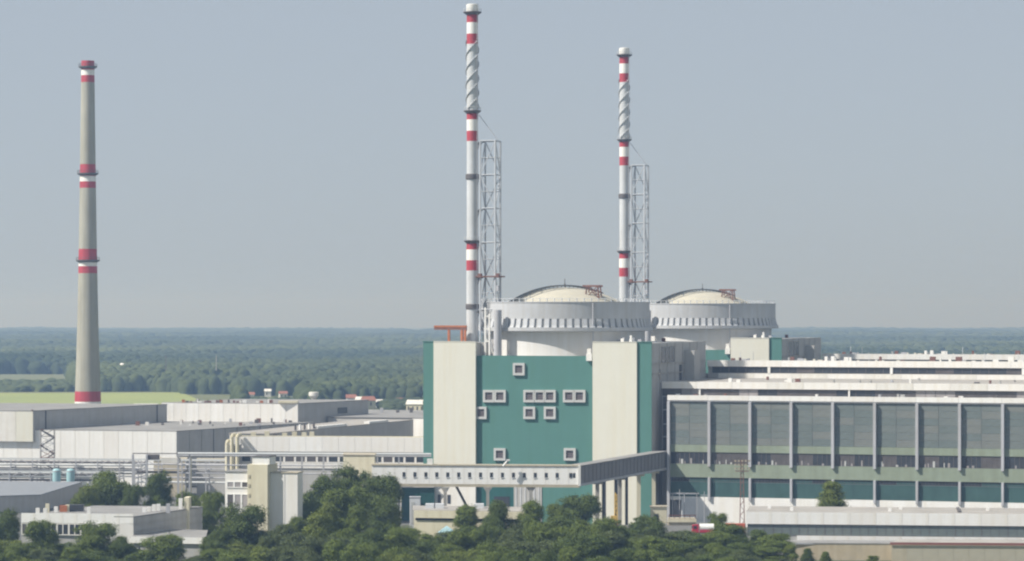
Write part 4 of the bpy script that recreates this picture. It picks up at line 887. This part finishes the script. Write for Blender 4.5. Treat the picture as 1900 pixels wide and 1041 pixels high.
named = [
 (205, 858, 905, 100, 0, 1, 'tall light green tree in front of the pipe racks at left'),
 (160, 893, 890, 60, 1, 3, 'lower yellowish green tree at the left of the clump by the pipe racks'),
 (246, 885, 895, 50, 2, 0, 'dark tree on the right of the clump by the pipe racks'),
 (296, 870, 900, 74, 3, 0, 'dark rounded tree behind the grey roofed office block'),
 (350, 905, 870, 60, 1, 1, 'mid green tree right of the office block behind its chimney'),
 (392, 898, 860, 62, 2, 1, 'green tree just left of the white office slab'),
 (375, 935, 830, 70, 0, 0, 'darker low tree between office block and white office slab'),
 (606, 862, 845, 98, 0, 0, 'left tall tree of the big clump in front of the fascia hall'),
 (658, 853, 848, 96, 1, 0, 'middle tall tree of the big clump in front of the fascia hall'),
 (704, 862, 840, 98, 2, 0, 'right tall dark tree of the big clump touching the walkway'),
 (640, 898, 815, 118, 3, 1, 'broad green tree lower in front of the big clump'),
 (720, 912, 815, 74, 1, 0, 'dark tree at the right foot of the big clump'),
 (585, 915, 805, 70, 2, 1, 'green tree right of the white office slab'),
 (452, 930, 765, 116, 3, 0, 'large dark round tree in front of the white office slab'),
 (400, 972, 760, 70, 0, 0, 'dark tree left below the large dark round tree'),
 (1072, 903, 835, 100, 2, 0, 'dark tree rising to the walkway corner'),
 (1036, 920, 815, 60, 0, 1, 'mid green tree left of the dark tree at the walkway corner'),
 (1543, 896, 880, 66, 6, 3, 'single light green pyramid shaped tree in front of the turbine hall base'),
 (867, 938, 790, 52, 4, 1, 'narrow tree before the cream low building'),
 (925, 932, 788, 46, 5, 0, 'slim dark tree with pointed top near the middle support of the walkway'),
 (988, 930, 792, 50, 4, 1, 'slim tree left of the light patch below the walkway end'),
 (1205, 950, 790, 92, 1, 0, 'rounded tree in front of the teal corner of the reactor building'),
 (1333, 948, 852, 46, 3, 1, 'small tree on the terrace beside the red truck'),
 (1352, 962, 800, 92, 2, 0, 'dark tree left of the service building'),
 (1300, 985, 808, 60, 1, 1, 'tree whose top hides the wheels of the red truck'),
 (1405, 980, 812, 64, 3, 0, 'dark tree at the left end of the service building glazing'),
 (1436, 982, 795, 86, 0, 1, 'green tree overlapping the lower left of the service building'),
 (15, 938, 800, 60, 1, 0, 'dark tree at the left edge beside the office block'),
 (78, 951, 768, 72, 2, 1, 'tree partly covering the left window of the office block'),
 (182, 964, 762, 98, 3, 1, 'green tree covering the middle of the office block front'),
 (228, 985, 758, 60, 0, 0, 'darker tree beside the canopy of the office block'),
 (300, 985, 750, 100, 1, 1, 'tree in front of the entrance canopy at lower left'),
 (545, 945, 785, 60, 0, 1, 'tree with rounded top at the right foot of the white office slab'),
 (1498, 1018, 790, 26, 6, 0, 'small pointed conifer before the tan garage wall'),
 (1532, 1024, 790, 22, 6, 1, 'tiny pointed conifer right of the first one before the garage'),
 (1620, 1030, 792, 26, 3, 1, 'small bush like tree before the garage doors'),
 (1468, 1008, 785, 40, 3, 3, 'light green small tree at the left end of the garage')]
for a_ in named: tree(*a_, group='broadleaf trees around the plant')
# front belt: rows that fill the bottom, top line taken from the photograph's tree line
topline = [(-20, 985), (60, 990), (130, 1000), (250, 1010), (330, 1010), (380, 1000), (420, 985), (520, 965), (560, 950), (600, 938), (680, 945), (740, 962), (790, 985), (840, 985), (880, 960), (930, 955), (980, 958), (1030, 950), (1080, 950), (1130, 958), (1180, 972), (1230, 978), (1290, 992), (1330, 985), (1380, 1002), (1430, 1018), (1450, 1030)]
tl = lambda x: float(np.interp(x, [a_[0] for a_ in topline], [a_[1] for a_ in topline]))
rows = [(0, 782, 42, 0), (1, 752, 46, 18), (2, 722, 50, 40), (3, 695, 54, 62)]
phr = ['back row', 'second row', 'third row', 'nearest row']
anch = [(-10, 'at the left edge'), (60, 'below the office block'), (130, 'under the middle of the office block'), (190, 'under the office block corner'), (250, 'left of the entrance canopy'), (310, 'below the entrance canopy'), (370, 'right of the entrance canopy'), (430, 'below the white office slab'), (490, 'below the cream stair tower'), (550, 'left below the big clump'), (610, 'below the big clump'), (670, 'right below the big clump'), (730, 'left of the cream low building'), (790, 'below the cream low building'), (840, 'below the blue stall'), (900, 'below the teal wall'), (960, 'below the middle support of the walkway'), (1020, 'left of the walkway corner'), (1080, 'below the walkway corner'), (1140, 'below the yellow crane'), (1200, 'below the cream hut'), (1260, 'left of the red truck'), (1320, 'below the red truck'), (1380, 'below the floodlight mast'), (1440, 'below the service building')]
made = {}
tone = {0: 'deep green', 1: 'mid green', 2: 'grey green', 3: 'light green'}
for ri, D, sp, dy in rows:
    x = -20+ri*13
    while x < 1440-ri*4:
        yt = tl(x)+dy+random.uniform(-9, 9)
        if yt < 1052:
            k = random.choice((0, 1, 2, 3, 0, 1, 2, 3, 0, 1, 2, 3, 4, 5)); lf = random.choice((0, 0, 1, 1, 2, 2, 1, 3)); nm = min(anch, key=lambda q: abs(q[0]-x))[1]
            o_ = tree(x, yt, D+random.uniform(-9, 9), random.uniform(66, 102)*(0.62 if k > 3 else 1), k, lf, '', 'belt of trees along the bottom'); made.setdefault((ri, nm), []).append((x, '%s %s' % (tone[lf], 'narrow tree' if k > 3 else 'rounded tree'), o_))
        x += sp*random.uniform(0.75, 1.25)

for (ri, nm), l in made.items():
    l.sort(key=lambda q: q[0])
    for i, (x, d, o_) in enumerate(l): o_['label'] = ('' if len(l) == 1 else 'left ' if i == 0 else 'right ' if i == len(l)-1 else 'middle ')+d+', '+phr[ri]+', '+nm
# ------------------------------------------------------------------ forest (a far-off wood: one mass)
def crowns(name, pts, sizes, hts, m, sub=8, tone_=None):
    """many low-poly leafy domes joined in one mesh: sides 8, three rings"""
    n = len(pts); g = np.random.default_rng(5)
    ang = np.arange(sub)*2*np.pi/sub; rings = [(0.90, 0.0), (1.0, 0.50), (0.74, 0.84)]
    V = np.zeros((n, sub*3+1, 3), np.float32)
    for k, (rr, zz_) in enumerate(rings):
        j = g.uniform(0.72, 1.22, (n, sub)); a_ = ang[None, :]+g.uniform(-.3, .3, (n, sub))+k*0.35
        V[:, k*sub:(k+1)*sub, 0] = pts[:, None, 0]+sizes[:, None]*rr*j*np.cos(a_)
        V[:, k*sub:(k+1)*sub, 1] = pts[:, None, 1]+sizes[:, None]*rr*j*np.sin(a_)
        V[:, k*sub:(k+1)*sub, 2] = pts[:, None, 2]+hts[:, None]*(zz_+g.uniform(-.09, .09, (n, sub)))
    V[:, -1, 0] = pts[:, 0]+g.uniform(-.2, .2, n)*sizes; V[:, -1, 1] = pts[:, 1]; V[:, -1, 2] = pts[:, 2]+hts*g.uniform(.95, 1.1, n)
    fs = []
    for k in range(2):
        for i in range(sub): j = (i+1) % sub; fs += [(k*sub+i, k*sub+j, (k+1)*sub+j), (k*sub+i, (k+1)*sub+j, (k+1)*sub+i)]
    for i in range(sub): fs.append((2*sub+i, 2*sub+(i+1) % sub, 3*sub))
    fs = np.array(fs, np.int32); nv = sub*3+1; Fx = (fs[None]+np.arange(n, dtype=np.int32)[:, None, None]*nv).reshape(-1)
    me = bpy.data.meshes.new(name); me.vertices.add(n*nv); me.vertices.foreach_set('co', V.ravel()); nf = n*len(fs)
    me.loops.add(nf*3); me.loops.foreach_set('vertex_index', Fx); me.polygons.add(nf); me.polygons.foreach_set('loop_start', np.arange(0, nf*3, 3, dtype=np.int32)); me.update(calc_edges=True)
    at = me.color_attributes.new('tone', 'FLOAT_COLOR', 'POINT'); tt = np.repeat(tone_, nv).astype(np.float32); at.data.foreach_set('color', np.stack([tt, tt, tt, np.ones_like(tt)], 1).ravel())
    me.materials.append(m); o_ = bpy.data.objects.new(name, me); C.objects.link(o_); o_['kind'] = 'stuff'; return o_
fm_ = bpy.data.materials.new('forest leaves'); fm_.use_nodes = True; nt = fm_.node_tree; b = nt.nodes['Principled BSDF']; b.inputs['Roughness'].default_value = 0.9; b.inputs['Specular IOR Level'].default_value = 0.1
ca = nt.nodes.new('ShaderNodeVertexColor'); ca.layer_name = 'tone'; r = nt.nodes.new('ShaderNodeValToRGB')
r.color_ramp.elements[0].color = (0.014, 0.028, 0.017, 1); r.color_ramp.elements[1].color = (0.100, 0.122, 0.050, 1)
nt.links.new(ca.outputs[0], r.inputs[0]); nt.links.new(r.outputs[0], b.inputs['Base Color'])
def vnoise(x, y, s, seed):
    g = np.random.default_rng(seed); G = g.random((257, 257)); u = (x/s) % 256; v = (y/s) % 256; i = u.astype(int); j = v.astype(int); f = u-i; h = v-j
    f = f*f*(3-2*f); h = h*h*(3-2*h); i2 = i+1; j2 = j+1
    return (G[i, j]*(1-f)+G[i2, j]*f)*(1-h)+(G[i, j2]*(1-f)+G[i2, j2]*f)*h
def scatter():
    pts = []; D = 1400.0
    while D < 13000:
        s = max(5.5, D/400.0 if D < 9000 else D/300.0); xs = np.arange(-0.215*D, 0.215*D, s*1.05); n = len(xs)
        X = xs+rng.uniform(-.5, .5, n)*s; Y = D+rng.uniform(-.6, .6, n)*s*2; pts.append(np.stack([X, Y, np.full(n, s)], 1)); D += s*1.55 if D < 3500 else s*1.9
    A = np.concatenate(pts); X, Y, S = A.T; px = 950+X*F/Y; keep = np.ones(len(X), bool)
    keep &= ~((px < 338+(Y-2000)*0.0) & (Y < 2560)); keep &= ~((px < 440) & (Y < 2480)); keep &= ~((px < 135) & (Y > 2740) & (Y < 3300)); keep &= ~((px > 375) & (px < 540) & (Y > 2570) & (Y < 2690))
    keep &= ~((px > 860) & (Y < 3200)); 
    keep &= ~((px > 630) & (px < 715) & (Y > 1600) & (Y < 2150)); keep &= ~((px > 742) & (px < 800) & (Y > 1500) & (Y < 2030))
    keep &= ~((px < 640) & (px > 400) & (Y < 1450))
    dens = vnoise(X+9000, Y, 260, 3)*.6+vnoise(X+9000, Y, 90, 4)*.4; keep &= dens > 0.30
    keep &= (Y < 9000+500*np.sin(X/700.0)) | (vnoise(X+9000, Y, 900, 21) > 0.42)
    A = A[keep]; X, Y, S = A.T; n = len(X)
    tn = 0.75*vnoise(X+9000, Y, 420, 8)-0.10+0.30*vnoise(X+9000, Y, 120, 9)+0.25*rng.random(n)-0.02
    st_ = vnoise(X+9000, Y, 600, 10); tn = np.clip(tn*0.95-0.12+0.25*(st_ > 0.6), 0, 1)
    h = (10+7*vnoise(X+9000, Y, 350, 12)+rng.uniform(-2.2, 3.0, n))*np.clip(0.75+Y/9000, .8, 1.25)
    pz = 950+X*F/Y   # scrub instead of tall trees in front of the fields and houses
    low = ((pz < 140) & (Y < 2760)) | ((pz > 600) & (pz < 800) & (Y < 2150)) | ((pz > 450) & (pz < 560) & (Y < 2400))
    h = np.where(low, h*.42, h)
    P3 = np.stack([X, Y, curve(X, Y)], 1).astype(np.float32)
    print('forest crowns', n); crowns('forest', P3, (S*rng.uniform(.8, 1.35, n)).astype(np.float32), h.astype(np.float32), fm_, 7, tn)
scatter()
